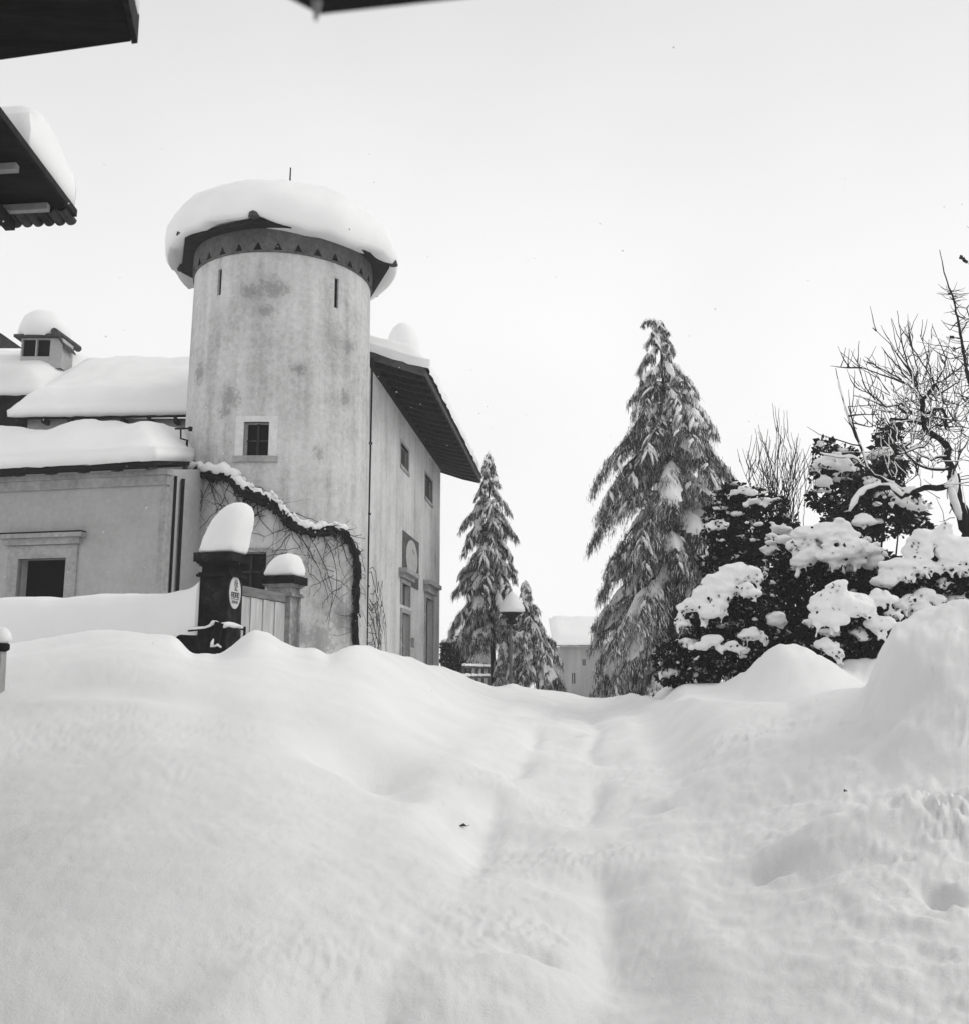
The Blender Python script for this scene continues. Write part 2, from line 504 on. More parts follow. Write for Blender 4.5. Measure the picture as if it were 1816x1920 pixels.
def slab(f, u0, u1, v0, v1, d0, d1, mb=None, m=0, nu=1):
    """block lying on the surface f between depths d0 (outer) and d1"""
    mb = mb or MB()
    for k in range(nu):
        a, b = u0 + (u1 - u0) * k / nu, u0 + (u1 - u0) * (k + 1) / nu
        n = len(mb.v)
        for d in (d0, d1):
            for (u, v) in ((a, v0), (b, v0), (b, v1), (a, v1)): mb.v.append(tuple(f(u, v, d)))
        for q in ((0, 1, 2, 3), (7, 6, 5, 4), (0, 4, 5, 1), (1, 5, 6, 2), (2, 6, 7, 3), (3, 7, 4, 0)):
            mb.face([n + i for i in q], m)
    return mb

def snow_slab(B, nu, nv, T, seed=0, over=(0.1, 0.1, 0.1, 0.1), amp=0.12, sharp=7.0, lump=0.6, tf=None, soft=.62, closed=True):
    """layer of snow on the surface B(u, v); over = overhang past u0, u1, v0, v1"""
    mb = MB()
    def w(s):                                    # rounded shoulder near the edges
        e = min(s, 1 - s) * 2
        return 1 - (1 - min(1.0, e * sharp / 2.0)) ** 2.4 * 0.75
    du = (B(1, .5) - B(0, .5)); dv = (B(.5, 1) - B(.5, 0))
    lu, lv = du.length, dv.length
    top, bot = {}, {}
    for i in range(nu + 1):
        for j in range(nv + 1):
            s, t = i / nu, j / nv
            s = .5 + .5 * math.copysign(abs(2 * s - 1) ** 0.75, s - .5)
            t = .5 + .5 * math.copysign(abs(2 * t - 1) ** 0.75, t - .5)
            p = B(s, t)
            wu, wv = 1 - (1 - min(1, min(s, 1 - s) * lu / (T * 1.1))) ** 2 * soft, 1 - (1 - min(1, min(t, 1 - t) * lv / (T * 1.1))) ** 2 * soft
            th = T * min(wu, wv) * (tf(s, t) if tf else 1.0)
            nz = fbm(p.x * lump + seed, p.y * lump, p.z * .3, 3) * amp + fbm(p.x * 3, p.y * 3 + seed, 0, 2) * amp * .18
            top[i, j] = len(mb.v); mb.v.append(tuple(p + Vector((0, 0, th + nz * min(wu, wv)))))
    for i in range(nu + 1):
        for j in range(nv + 1):
            s, t = i / nu, j / nv
            if i in (0, nu) or j in (0, nv):
                s2 = .5 + .5 * math.copysign(abs(2 * s - 1) ** 0.75, s - .5)
                t2 = .5 + .5 * math.copysign(abs(2 * t - 1) ** 0.75, t - .5)
                p = B(s2, t2)
                o = Vector((0, 0, 0))
                if i == 0: o -= du.normalized() * over[0]
                if i == nu: o += du.normalized() * over[1]
                if j == 0: o -= dv.normalized() * over[2]
                if j == nv: o += dv.normalized() * over[3]
                k = .85 + .3 * fbm(p.x * 2.3, p.y * 2.3, seed, 2)
                q = p + o * k
                bulge = p + o * 1.25 * k + Vector((0, 0, T * .3))
                bot[i, j] = len(mb.v)
                mb.v.append(tuple(q + Vector((0, 0, -0.02 + .03 * fbm(p.x * 4, p.y * 4, seed, 2)))))
                mb.v.append(tuple(bulge))
    for i in range(nu):
        for j in range(nv):
            mb.face((top[i, j], top[i + 1, j], top[i + 1, j + 1], top[i, j + 1]))
    ring = [(i, 0) for i in range(nu)] + [(nu, j) for j in range(nv)] + [(i, nv) for i in range(nu, 0, -1)] + [(0, j) for j in range(nv, 0, -1)]
    for a, b in zip(ring, ring[1:] + ring[:1]):
        mb.face((bot[a], bot[b], bot[b] + 1, bot[a] + 1))
        mb.face((bot[a] + 1, bot[b] + 1, top[b], top[a]))
    if closed: mb.face([bot[r] for r in ring[::-1]])
    return mb

# ------------------------------------------------------------------ round tower
TX, TY, R0, R1 = -5.45, 25.0, 2.44, 2.34
Z_BAND0 = at(510, 472, TY - 2.34).z
Z_BAND1 = Z_BAND0 + 0.62
def tower_r(z): return R0 + (R1 - R0) * max(0, min(1, (z - 1.0) / (Z_BAND0 - 1.0)))
def tower_f(a, z, d=0.0):
    r = tower_r(z) - d
    return Vector((TX + r * math.sin(a), TY - r * math.cos(a), z))          # a = 0 faces the street end, a > 0 turns right
def tower_hit(px, py, off=0.0):
    """angle and height where a sight line meets the tower wall"""
    r = ray(px, py)
    R_ = 2.40 + off
    a = r.x ** 2 + r.y ** 2; b = -2 * (r.x * TX + r.y * TY); c = TX ** 2 + TY ** 2 - R_ ** 2
    disc = b * b - 4 * a * c
    t = (-b - math.sqrt(max(disc, 0))) / (2 * a)
    x, y, z = r.x * t, r.y * t, r.z * t + EYE
    return math.atan2(x - TX, -(y - TY)), z

tower = thing('round_tower', 'round plastered tower under a thick mushroom cap of snow', 'tower', (TX, TY, 0.5))
def tw(mb, name, m, parent=tower, smooth=False):
    o = mb.build(name, m, None, smooth)
    root = tower
    o.data.transform(Matrix.Translation((-TX, -TY, -0.5)))
    o.parent = parent
    return o
PLASTER_TOWER = make_plaster('tower_plaster', 0.32, 0.54, 0.69, 0.5, True, 1.35)
def flaked(m, spots):
    """patches where the top coat has come away"""
    t, ns, ln, b = nodes(m)
    tc = ns.new('ShaderNodeTexCoord').outputs['Object']
    src = b.inputs['Base Color'].links[0].from_socket
    n = tex_noise(t, 7.5, 9, tc, .75)
    tot = None
    for (p, r) in spots:
        d = ns.new('ShaderNodeVectorMath'); d.operation = 'DISTANCE'; d.inputs[1].default_value = p
        ln.new(tc, d.inputs[0])
        k = mathn(t, 'MAXIMUM', mathn(t, 'SUBTRACT', 1.0, mathn(t, 'DIVIDE', d.outputs['Value'], r)), 0.0)
        tot = k if tot is None else mathn(t, 'MAXIMUM', tot, k)
    f = ramp(t, mathn(t, 'ADD', n, mathn(t, 'MULTIPLY', tot, .35)), [(.66, 0.0), (.77, .8)])
    f = mathn(t, 'MULTIPLY', f, mathn(t, 'GREATER_THAN', tot, .001))
    mx = ns.new('ShaderNodeMix'); mx.data_type = 'RGBA'; mx.blend_type = 'MULTIPLY'
    ln.new(f, mx.inputs['Factor']); ln.new(src, mx.inputs['A']); mx.inputs['B'].default_value = (.5, .5, .5, 1)
    ln.new(mx.outputs['Result'], b.inputs['Base Color'])
SPOTS = []
for (px, py, r_) in ((465, 543, .5), (505, 535, .6), (525, 545, .5), (500, 580, .4), (372, 700, .6), (430, 745, .6), (655, 650, .5), (420, 770, .4), (560, 690, .35), (650, 745, .5), (600, 850, .4), (640, 1150, .9), (600, 1200, .9), (560, 1190, .6)):
    a_, z_ = tower_hit(px, py); q_ = tower_f(a_, z_)
    SPOTS.append(((q_.x - TX, q_.y - TY, q_.z - .5), r_))
flaked(PLASTER_TOWER, SPOTS)
a0, z0 = tower_hit(455, 855); a1, z1 = tower_hit(505, 791)
W1 = (a0, a1, z0, z1)
b0, y0 = tower_hit(434, 1106); b1, y1 = tower_hit(500, 1036)
W2 = (b0, b1, y0, y1)
s0, q0 = tower_hit(404, 553); s1, q1 = tower_hit(410, 503)
S1 = (s0 , s0 + .055, q0, q1)
s2, q2 = tower_hit(629, 575); s3, q3 = tower_hit(636, 521)
S2 = (s2, s2 + .055, q2, q3)
us = [math.radians(x) for x in np.arange(-180, 180.1, 5)]
vs = list(np.arange(0.2, Z_BAND0, 1.0)) + [Z_BAND0]
mbw = holed(us, vs, [W1, W2, S1, S2], tower_f, 0.32)
tw(mbw, 'wall', PLASTER_TOWER, smooth=False)
# slits and windows
for S in (S1, S2):
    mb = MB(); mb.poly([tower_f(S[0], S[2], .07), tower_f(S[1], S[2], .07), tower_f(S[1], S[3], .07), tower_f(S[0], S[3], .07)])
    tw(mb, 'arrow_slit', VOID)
def tower_window(W, fr, sill, light=True):
    a0, a1, z0, z1 = W
    mb = MB(); mb.poly([tower_f(a0, z0, .26), tower_f(a1, z0, .26), tower_f(a1, z1, .26), tower_f(a0, z1, .26)])
    w = tw(mb, 'window', GLASS)
    mb = MB()
    slab(tower_f, a0 - fr, a0, z0, z1, -.03, .10, mb)
    slab(tower_f, a1, a1 + fr, z0, z1, -.03, .10, mb)
    slab(tower_f, a0 - fr, a1 + fr, z1, z1 + fr * 1.7, -.035, .10, mb, nu=4)
    tw(mb, 'frame', LIME if light else STONE, w)
    mb = MB(); slab(tower_f, a0 - fr - .01, a1 + fr + .01, z0 - sill, z0 - .003, -.08, .15, mb, nu=4)
    tw(mb, 'sill', STONE, w)
    mb = MB()
    am = (a0 + a1) / 2
    slab(tower_f, am - .012, am + .012, z0, z1, .2, .24, mb)
    slab(tower_f, a0, am - .012, (z0 + z1) / 2 - .02, (z0 + z1) / 2 + .02, .205, .235, mb)
    slab(tower_f, am + .012, a1, (z0 + z1) / 2 - .02, (z0 + z1) / 2 + .02, .205, .235, mb)
    tw(mb, 'glazing_bar', DOORW, w)
tower_window(W1, .085, .15)
tower_window(W2, .06, .12, False)
# cornice band pierced by a row of triangular holes
NT = 30
mb = MB()
zb, zt = Z_BAND0, Z_BAND1
rb = R1 + 0.05
def bf(a, z, d=0.0): return Vector((TX + (rb - d) * math.sin(a), TY - (rb - d) * math.cos(a), z))
VENTS = []
off = math.radians(2.0)
for k in range(NT):
    A0, A1 = off + 2 * math.pi * k / NT, off + 2 * math.pi * (k + 1) / NT
    am = (A0 + A1) / 2; h = .20 / rb * .5
    zlo, zap = zb + .045, zb + .25
    mb.poly([bf(A0, zb), bf(A1, zb), bf(A1, zlo), bf(A0, zlo)])
    mb.poly([bf(A0, zlo), bf(am - h, zlo), bf(am, zap), bf(am, zt), bf(A0, zt)])
    mb.poly([bf(am + h, zlo), bf(A1, zlo), bf(A1, zt), bf(am, zt), bf(am, zap)])
    tri = [(am - h, zlo), (am + h, zlo), (am, zap)]
    mbt = MB()
    for (p, q) in zip(tri, tri[1:] + tri[:1]):
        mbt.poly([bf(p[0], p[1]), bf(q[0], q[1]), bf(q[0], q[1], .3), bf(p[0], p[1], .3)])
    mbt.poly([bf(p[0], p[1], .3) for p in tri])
    mb.poly([bf(A0, zb), bf(A0, zb, .05), bf(A1, zb, .05), bf(A1, zb)])
cor = tw(mb, 'cornice', BAND)
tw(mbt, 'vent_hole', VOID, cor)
# eight-sided timber eave, hip tiles and roof
NE = 8
er, ez = 2.88, Z_BAND1 + 0.02
e0 = math.radians(22.5 - 22.5 - 3)
def ev(k, r, z): 
    a = e0 + 2 * math.pi * k / NE
    return Vector((TX + r * math.sin(a), TY - r * math.cos(a), z))
mb = MB()
rin = 2.2
for k in range(NE):
    mb.poly([ev(k, rin, ez), ev(k, er, ez - .10), ev(k + 1, er, ez - .10), ev(k + 1, rin, ez)])           # soffit
    mb.poly([ev(k, er, ez - .10), ev(k, er, ez + .02), ev(k + 1, er, ez + .02), ev(k + 1, er, ez - .10)])
    mb.poly([ev(k, er, ez + .02), Vector((TX, TY, ez + 1.1)), ev(k + 1, er, ez + .02)])
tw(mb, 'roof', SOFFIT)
for k in range(NE):
    mb = MB()
    p, q = ev(k, er + .10, ez + .00), ev(k, er - .45, ez + .16)
    mb.tube([p + Vector((0, 0, -.03)), p + Vector((0, 0, .10)).lerp(Vector((0, 0, .1)), 0), q], [.13, .15, .12], 8)
    tw(mb, 'hip_tile', TILE)
# snow cap
prof = [(2.60, .08), (2.86, .00), (3.02, -.03), (3.10, .10), (3.13, .28), (3.09, .50), (2.98, .72), (2.76, .98), (2.42, 1.24), (1.98, 1.50), (1.46, 1.76), (.90, 1.96), (.45, 2.06), (.1, 2.08)]
def wob(p, a, r, z):
    k = 1 + .022 * fbm(math.cos(a) * 1.4, math.sin(a) * 1.4, z * .7, 2) + .012 * fbm(math.cos(a) * 5, math.sin(a) * 5, z * 3, 2)
    aa = math.atan2(p.x - TX, -(p.y - TY))            # 0 faces the eye
    x = TX + (p.x - TX) * k; y = TY + (p.y - TY) * k
    zz = p.z + .10 * fbm(math.cos(a) * 1.5 + 5, math.sin(a) * 1.5, z, 2) + .06 * fbm(math.cos(a) * 5, math.sin(a) * 5, z * 3, 3)
    if z < .2:
        c8 = math.cos((aa - e0) * 8)
        zz += .13 * max(0, math.cos((aa - e0) * 4)) ** 8 * 1.0                      # lifts over the hip tiles
        zz += (-.20 * float(smooth(0.0, .45, aa) * (1 - smooth(.75, 1.15, aa))) if 0 < aa < 2.6 else 0) - (.16 if -1.9 < aa < -1.15 and r > 2.9 else 0)                                      # sags lower to the right
        zz += .10 * math.exp(-((aa + .42) / .3) ** 2) - .08
    return Vector((x, y, zz))
mb = MB(); mb.lathe(prof, (TX, TY, ez), 96, 0, wob)
tw(mb, 'snow_cap', SNOW_SOFT, smooth=True)
pr = at(541, 338, TY); pt = at(540, 314, TY)
mb = MB(); mb.tube([(TX + .05, TY, ez + 1.6), (TX + .06, TY, pt.z)], [.03, .018], 6)
# ------------------------------------------------------------------ lightning rod stays part of the roof it is fixed to
tw(mb, 'finial_rod', IRON)

# ------------------------------------------------------------------ manor house, seen along its street front
HA = Vector((-3.22, 26.4)); HD = Vector((0.0976, 0.9952)); HN = Vector((0.9952, -0.0976))
def face_hit(px, py):
    r = ray(px, py)
    # HA + s HD = t (rx, ry)
    det = r.x * HD.y - r.y * HD.x
    t = (HA.x * HD.y - HA.y * HD.x) / det
    s = (r.x * t - HA.x) * HD.x + (r.y * t - HA.y) * HD.y
    return s, r.z * t + EYE
def hf(u, v, d=0.0):
    p = HA + HD * u - HN * d
    return Vector((p.x, p.y, v))
S_END = face_hit(826, 900)[0]
Z_WALL = at(690, 690, 26.5).z + 0.15
manor = thing('manor_house', 'tall pale manor house with deep dark eaves and a painted sundial beside the tower', 'house', (HA.x, HA.y, 0.5))
def mn(mb, name, m, parent=manor, smooth=False):
    o = mb.build(name, m, None, smooth)
    o.data.transform(Matrix.Translation((-HA.x, -HA.y, -0.5)))
    o.parent = parent
    return o
def rect(x0, x1, ytop, ybot):
    """opening on the front: left and right edge, top and bottom measured at the left edge"""
    sa, zt_ = face_hit(x0, ytop); sb, _ = face_hit(x1, ytop); _, zb_ = face_hit(x0, ybot)
    return (sa, sb, zb_, zt_)
UW1 = rect(752, 766.5, 829, 871)
UW2 = rect(797, 811, 887, 931)
D1 = rect(752, 767, 1148, 1232)
L1 = rect(752, 767, 1092, 1133)
D2 = rect(797, 811, 1120, 1250)
NICHE = rect(770, 777, 1195, 1214)
W_M = 4.9                                                   # depth of the block behind the front
OV = 1.45
PITCHM = math.tan(math.radians(19))
Z_TOP = Z_WALL - .25 + OV * PITCHM - .012
holes = [UW1, UW2, (D1[0], D1[1], 0.9, D1[3]), L1, (D2[0], D2[1], 0.9, D2[3]), NICHE]
mb = holed(np.arange(-.1, S_END, 1.0).tolist() + [S_END], [0.2, 3, 6, Z_WALL, Z_TOP], holes, hf, .30)
mb.poly([hf(S_END, .2), hf(S_END, .2, W_M), hf(S_END, Z_TOP, W_M), hf(S_END, Z_TOP + W_M / 2 * PITCHM - .01, W_M / 2), hf(S_END, Z_TOP)])
mb.poly([hf(-.1, .2, W_M), hf(-.1, .2), hf(-.1, Z_TOP), hf(-.1, Z_WALL + .8, W_M / 2), hf(-.1, Z_WALL, W_M)])
mb.poly([hf(S_END, .2, W_M), hf(-.1, .2, W_M), hf(-.1, Z_WALL, W_M), hf(S_END, Z_WALL, W_M)])
mn(mb, 'wall', PLASTER_PALE)
def quad_in(f, r, d):
    mb = MB(); mb.poly([f(r[0], r[2], d), f(r[1], r[2], d), f(r[1], r[3], d), f(r[0], r[3], d)]); return mb
def trim(f, r, w, d=-.04, mb=None, head=None, foot=None):
    mb = mb or MB()
    slab(f, r[0] - w, r[0], r[2], r[3], d, .1, mb); slab(f, r[1], r[1] + w, r[2], r[3], d, .1, mb)
    slab(f, r[0] - w, r[1] + w, r[3], r[3] + (head or w), d - .004, .1, mb)
    if foot: slab(f, r[0] - w, r[1] + w, r[2] - foot, r[2], d - .03, .12, mb)
    return mb
for r in (UW1, UW2):
    w = mn(quad_in(hf, r, .2), 'window', GLASS)
    mn(trim(hf, r, .10, -.012, foot=.12), 'frame', STONE, w)
    sh = MB(); slab(hf, r[0] + .02, (r[0] + r[1]) / 2 - .01, r[2] + .02, r[3] - .02, .12, .15, sh); slab(hf, (r[0] + r[1]) / 2 + .01, r[1] - .02, r[2] + .02, r[3] - .02, .12, .15, sh)
    mn(sh, 'shutter', DOORW, w)
w = mn(quad_in(hf, L1, .25), 'window', GLASS)
g = MB()
for k in (1, 2, 3): slab(hf, L1[0] + (L1[1] - L1[0]) * k / 4 - .02, L1[0] + (L1[1] - L1[0]) * k / 4 + .02, L1[2], L1[3], .08, .11, g)
mn(g, 'window_grille', IRON, w)
mn(trim(hf, L1, .14, -.05), 'frame', STONE, w)
d = mn(quad_in(hf, (D1[0], D1[1], .9, D1[3]), .22), 'door', DOORW)
mn(trim(hf, (D1[0], D1[1], .9, D1[3]), .14, -.05), 'frame', STONE, d)
g = MB()
for k in range(2):
    for j in range(3):
        u0 = D1[0] + .08 + k * (D1[1] - D1[0]) / 2; slab(hf, u0, u0 + (D1[1] - D1[0]) / 2 - .14, 1.2 + j * .75, 1.82 + j * .75, .19, .215, g)
mn(g, 'door_panel', DOORW, d)
g = MB(); slab(hf, L1[0] - .45, L1[1] + .55, L1[3] + .30, L1[3] + .44, -.28, .05, g); slab(hf, L1[0] - .32, L1[1] + .42, L1[3] + .16, L1[3] + .297, -.14, .05, g)
mn(g, 'door_cornice', STONE, d)
d = mn(quad_in(hf, (D2[0], D2[1], .9, D2[3]), .2), 'door', DOORW)
mn(trim(hf, (D2[0], D2[1], .9, D2[3]), .16, -.05), 'frame', STONE, d)
g = MB(); slab(hf, D2[0] - .5, D2[1] + .5, D2[3] + .46, D2[3] + .62, -.30, .05, g); slab(hf, D2[0] - .34, D2[1] + .34, D2[3] + .2, D2[3] + .457, -.16, .05, g)
mn(g, 'door_cornice', STONE, d)
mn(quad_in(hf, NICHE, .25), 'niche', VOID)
SD = rect(755, 785, 994, 1092)
g = MB(); slab(hf, SD[0], SD[1], SD[2], SD[3], -.02, .02, g)
sd = mn(g, 'sundial', FRESCO)
g = MB()
cu, cv, ru, rv = (SD[0] + SD[1]) / 2 + .1, (SD[2] + SD[3]) / 2 + .12, (SD[1] - SD[0]) * .36, (SD[3] - SD[2]) * .36
g.prism([hf(cu + ru * math.cos(t), cv + rv * math.sin(t), -.022) for t in np.linspace(0, 2 * math.pi, 33)[:-1]], Vector((HN.x, HN.y, 0)) * .012)
mn(g, 'dial_face', FRESCO_PALE, sd)
g = MB(); g.tube([hf(cu, cv + rv * .5, -.03), hf(cu, cv + rv * .2, -.12)], .008, 5)
mn(g, 'gnomon', IRON, sd)
# downpipe in the joint between tower and house
g = MB()
for k in range(1): g.tube([hf(-.02, .6, -.05), hf(-.01, 3, -.05), hf(-.03, 6, -.05), hf(-.02, Z_WALL + .1, -.05)], [.045, .03, .022, .03], 8)
dpp = mn(g, 'downpipe', IRON, smooth=True)
for z in (2.0, 4.0, 6.0, 8.0):
    g = MB(); g.tube([hf(-.02, z, -.05), hf(-.02, z + .05, -.05)], .05, 8); mn(g, 'pipe_clip', IRON, dpp)
# gable roof: eave 1.5 m out over the street
OV = 1.45
ZE = Z_WALL - 0.25                                           # eave line
PITCHM = math.tan(math.radians(19))
U0, U1 = .45, S_END + 2.2
UR = U0
def roof_pt(u, d, lift=0.0):
    """d = metres in from the front wall; negative = out over the street"""
    ridge = W_M / 2
    h = ZE + (d + OV) * PITCHM if d <= ridge else ZE + (2 * ridge - d + OV) * PITCHM
    p = hf(u, h + lift, d)
    return p
g = MB()
D_IN = W_M / 2
g.poly([roof_pt(U0, -OV), roof_pt(U1, -OV), roof_pt(U1, D_IN), roof_pt(U0, D_IN)])
g.poly([roof_pt(U0, -OV, .14), roof_pt(U0, D_IN, .14), roof_pt(U1, D_IN, .14), roof_pt(U1, -OV, .14)])
g.poly([roof_pt(U0, D_IN), roof_pt(U1, D_IN), roof_pt(U1, W_M + .3), roof_pt(U0, W_M + .3)])
g.poly([roof_pt(U0, D_IN, .14), roof_pt(U0, W_M + .3, .14), roof_pt(U1, W_M + .3, .14), roof_pt(U1, D_IN, .14)])
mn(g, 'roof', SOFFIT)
g = MB()                                                     # boards along the verge and the eave
g.prism([roof_pt(U0 - .05, -OV - .04, -.08), roof_pt(U0 - .05, -OV - .04, .2), roof_pt(U0 - .05, D_IN, .2), roof_pt(U0 - .05, D_IN, -.08)], (HD.x * .047, HD.y * .047, 0))
mn(g, 'verge_board', FASCIA)
NB = 16
for k in range(NB):
    g = MB(); ua, ub = U0 + (U1 - U0) * k / NB + .01, U0 + (U1 - U0) * (k + 1) / NB - .01
    g.prism([roof_pt(ua, -OV - .05, -.03), roof_pt(ub, -OV - .05, -.03), roof_pt(ub, -OV - .05, .17), roof_pt(ua, -OV - .05, .17)], (-HN.x * .045, -HN.y * .045, 0))
    mn(g, 'eave_board', FASCIA)
g = MB(); g.prism([roof_pt(U1 + .003, -OV, -.1), roof_pt(U1 + .003, -OV, .15), roof_pt(U1 + .003, .3, .15), roof_pt(U1 + .003, .3, -.1)], (HD.x * .05, HD.y * .05, 0))
mn(g, 'verge_board', FASCIA)
first = None
NRF = 21
g = MB()
u_ = 0
g.prism([roof_pt(0, -OV + .06, -.003) , roof_pt(0, .3, -.003), roof_pt(0, .3, -.2), roof_pt(0, -.7, -.2), roof_pt(0, -OV + .06, -.13)], (HD.x * .13, HD.y * .13, 0))
for k in range(NRF):
    u = U0 + .25 + k * (U1 - U0 - .5) / (NRF - 1)
    if first is None:
        first = mn(g, 'rafter', WOODT); o = first
    else:
        o = dup(first, manor)
    o.location = (HD.x * u, HD.y * u, 0)
def Bm(s, t): return roof_pt(U0 + (U1 - U0) * s, -OV + (W_M + OV + .2) * t, .15)
def tfm(s, t): return 1.0 + .12 * math.sin(s * 9)
mn(snow_slab(Bm, 60, 34, .80, 3, (.12, .1, .16, .1), .10, closed=False), 'roof_snow', SNOW_SOFT, smooth=True)
g = MB(); g.prism([hf(-.1, Z_TOP - .42, -.012), hf(S_END + .012, Z_TOP - .42, -.012), hf(S_END + .012, Z_TOP - .006, -.012), hf(-.1, Z_TOP - .006, -.012)], (-HN.x * .06, -HN.y * .06, 0))
mn(g, 'eave_shade_strip', WOODT)  # dark strip along the wall top, painting in the deep shade under the eave
# chimney on the ridge
ch = at(758, 640, 33)
g = MB(); cpos = roof_pt(6.0, W_M / 2 - 0.9)
cpx = at(759, 650, cpos.y)
g.box((cpx.x, cpos.y, cpos.z + .75), (.55, .55, 1.7), Matrix.Rotation(.1, 3, 'Z'))
chm = mn(g, 'chimney', STONE)
g = MB(); g.box((cpx.x, cpos.y, cpos.z + 1.65), (.74, .74, .08), Matrix.Rotation(.1, 3, 'Z'))
mn(g, 'chimney_slab', STONE_DARK, chm)
g = MB(); g.lathe([(.50, -.5), (.56, -.2), (.56, .15), (.5, .45), (.38, .72), (.2, .9), (.05, .95)], (cpx.x - .06, cpos.y - .05, cpos.z + 1.69), 20)
mn(g, 'snow_cap', SNOW_SOFT, chm, True)

# ------------------------------------------------------------------ low wing on the left
WYAW = math.radians(-12.5)
WA = Vector((at(312, 900, 21.4).x, 21.4))
WD = Vector((-math.cos(WYAW), -math.sin(WYAW)))               # runs left and slightly away
WN = Vector((math.sin(WYAW), -math.cos(WYAW)))                # outward, to the street
def wf(u, v, d=0.0):
    p = WA + WD * u - WN * d
    return Vector((p.x, p.y, v))
def wing_hit(px, py):
    r = ray(px, py)
    det = r.x * WD.y - r.y * WD.x
    t = (WA.x * WD.y - WA.y * WD.x) / det
    s = (r.x * t - WA.x) * WD.x + (r.y * t - WA.y) * WD.y
    return s, r.z * t + EYE
ZWE = wing_hit(312, 880)[1]
wing = thing('low_wing', 'low grey wing with stone framed window and thick roof snow left of the tower', 'house', (WA.x, WA.y, .5))
def wg(mb, name, m, parent=wing, smooth=False):
    o = mb.build(name, m, None, smooth)
    o.data.transform(Matrix.Translation((-WA.x, -WA.y, -0.5)))
    o.parent = parent
    return o
u0, zt_ = wing_hit(126, 1046); u1, _ = wing_hit(37, 1046); zb_ = wing_hit(126, 1150)[1]
WW = (u0, u1, zb_, zt_)
WL = 8.0
WDEP = 3.4
def wfr(u, v, d=0.0): return wf(WL - u, v, d)                 # left-to-right order, so faces point out
WWr = (WL - u1, WL - u0, zb_, zt_)
mb = holed(list(np.arange(0, WL, 1.0)) + [WL], [.2, 3, ZWE], [WWr], wfr, .35)
mb.poly([wf(0, .2), wf(0, .2, WDEP), wf(0, ZWE + .7, WDEP), wf(0, ZWE)])
mb.poly([wf(WL, .2, WDEP), wf(WL, .2), wf(WL, ZWE), wf(WL, ZWE + .7, WDEP)])
wg(mb, 'wall', PLASTER_WING)
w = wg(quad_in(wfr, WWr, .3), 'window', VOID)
wg(trim(wfr, WWr, .28, -.05, head=.30), 'frame', STONE, w)
g = MB(); slab(wfr, WWr[0] - .46, WWr[1] + .46, zt_ + .46, zt_ + .56, -.22, .02, g); slab(wfr, WWr[0] - .36, WWr[1] + .36, zt_ + .31, zt_ + .457, -.13, .02, g)
wg(g, 'lintel', STONE, w)
g = MB(); slab(wfr, WWr[0] - .44, WWr[1] + .44, zt_ + .562, zt_ + .60, -.2, .02, g)
wg(g, 'lintel_moss', STONE_DARK, w)
# quoin strip and downpipe on the corner
g = MB(); slab(wfr, WL - .10, WL + .03, .2, ZWE - .05, -.03, .3, g)
wg(g, 'corner_pilaster', STONE)
g = MB(); slab(wfr, 0, WL + .06, ZWE - .36, ZWE - .14, -.07, .1, g); slab(wfr, 0, WL + .1, ZWE - .137, ZWE - .02, -.14, .1, g)
wg(g, 'eave_moulding', STONE)
for dd, rr in ((.30, .032), (.62, .042)):
    g = MB(); g.tube([wf(-.06, .6, dd), wf(-.06, 3, dd), wf(-.06, ZWE - .1, dd)], rr, 8); wg(g, 'downpipe', IRON, smooth=True)
# lean-to roof: dark eave edge, gutter, snow
EO = .38
def wr(u, d, lift=0.0): return wf(u, ZWE + .02 + (d + EO) * .22 + lift, d)
g = MB()
P4 = [wr(.10, -EO), wr(WL, -EO), wr(WL, WDEP), wr(.6, WDEP)]
g.prism(P4, (0, 0, .11))
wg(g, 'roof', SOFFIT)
g = MB(); g.tube([wr(.08, -EO - .05, .02), wr(2, -EO - .05, .012), wr(5, -EO - .05, 0), wr(WL, -EO - .05, -.015)], .07, 8)
wg(g, 'gutter', IRON, smooth=True)
first = None
for k in range(9):
    u = .25 + k * .85
    if first is None:
        g = MB(); g.prism([wr(0, -EO + .05, -.003), wr(0, .0, -.003), wr(0, .0, -.12), wr(0, -EO + .05, -.09)], (WD.x * .09, WD.y * .09, 0))
        first = wg(g, 'rafter', FASCIA); o = first
    else: o = dup(first, wing)
    o.location = (WD.x * u, WD.y * u, 0)
def Bw(s, t): return wr(.08 + .6 * t * (1 - s) + (WL - .08) * s, -EO - .02 + (WDEP + EO) * t, .115)
def tfw(s, t): return (.66 + .34 * min(1, s * 12)) * (1 + .10 * math.sin(s * 21 + 1.0))
wg(snow_slab(Bw, 70, 26, 1.0, 11, (.04, .05, .14, 0), .12, tf=tfw), 'roof_snow', SNOW_SOFT, smooth=True)

# ------------------------------------------------------------------ rear wing: high snowy roof with a dormer
RY = 27.0
zre = at(180, 787, RY).z
xl, xr = at(22, 780, RY).x, -7.2
rear = thing('rear_wing', 'rear wing whose broad snow covered roof and small dormer rise left of the tower', 'house', (xl, RY, .5))
def rw(mb, name, m, parent=rear, smooth=False):
    o = mb.build(name, m, None, smooth)
    o.data.transform(Matrix.Translation((-xl, -RY, -0.5)))
    o.parent = parent
    return o
g = MB()
g.box(((xl + .3 + xr) / 2, RY + 2.5, zre / 2 + .0), (xr - xl - .3, 4.3, zre + .28))
rw(g, 'wall', PLASTER_WING)
RR = 0.62
def rb_(s, t): return Vector((xl + (xr - xl) * s, RY - .1 * s + 4.2 * t, zre + .06 * s + 4.2 * t * RR))
g = MB(); g.prism([rb_(0, 0), rb_(1, 0), rb_(1, 1), rb_(0, 1)], (0, 0, .13)); rw(g, 'roof', SOFFIT)
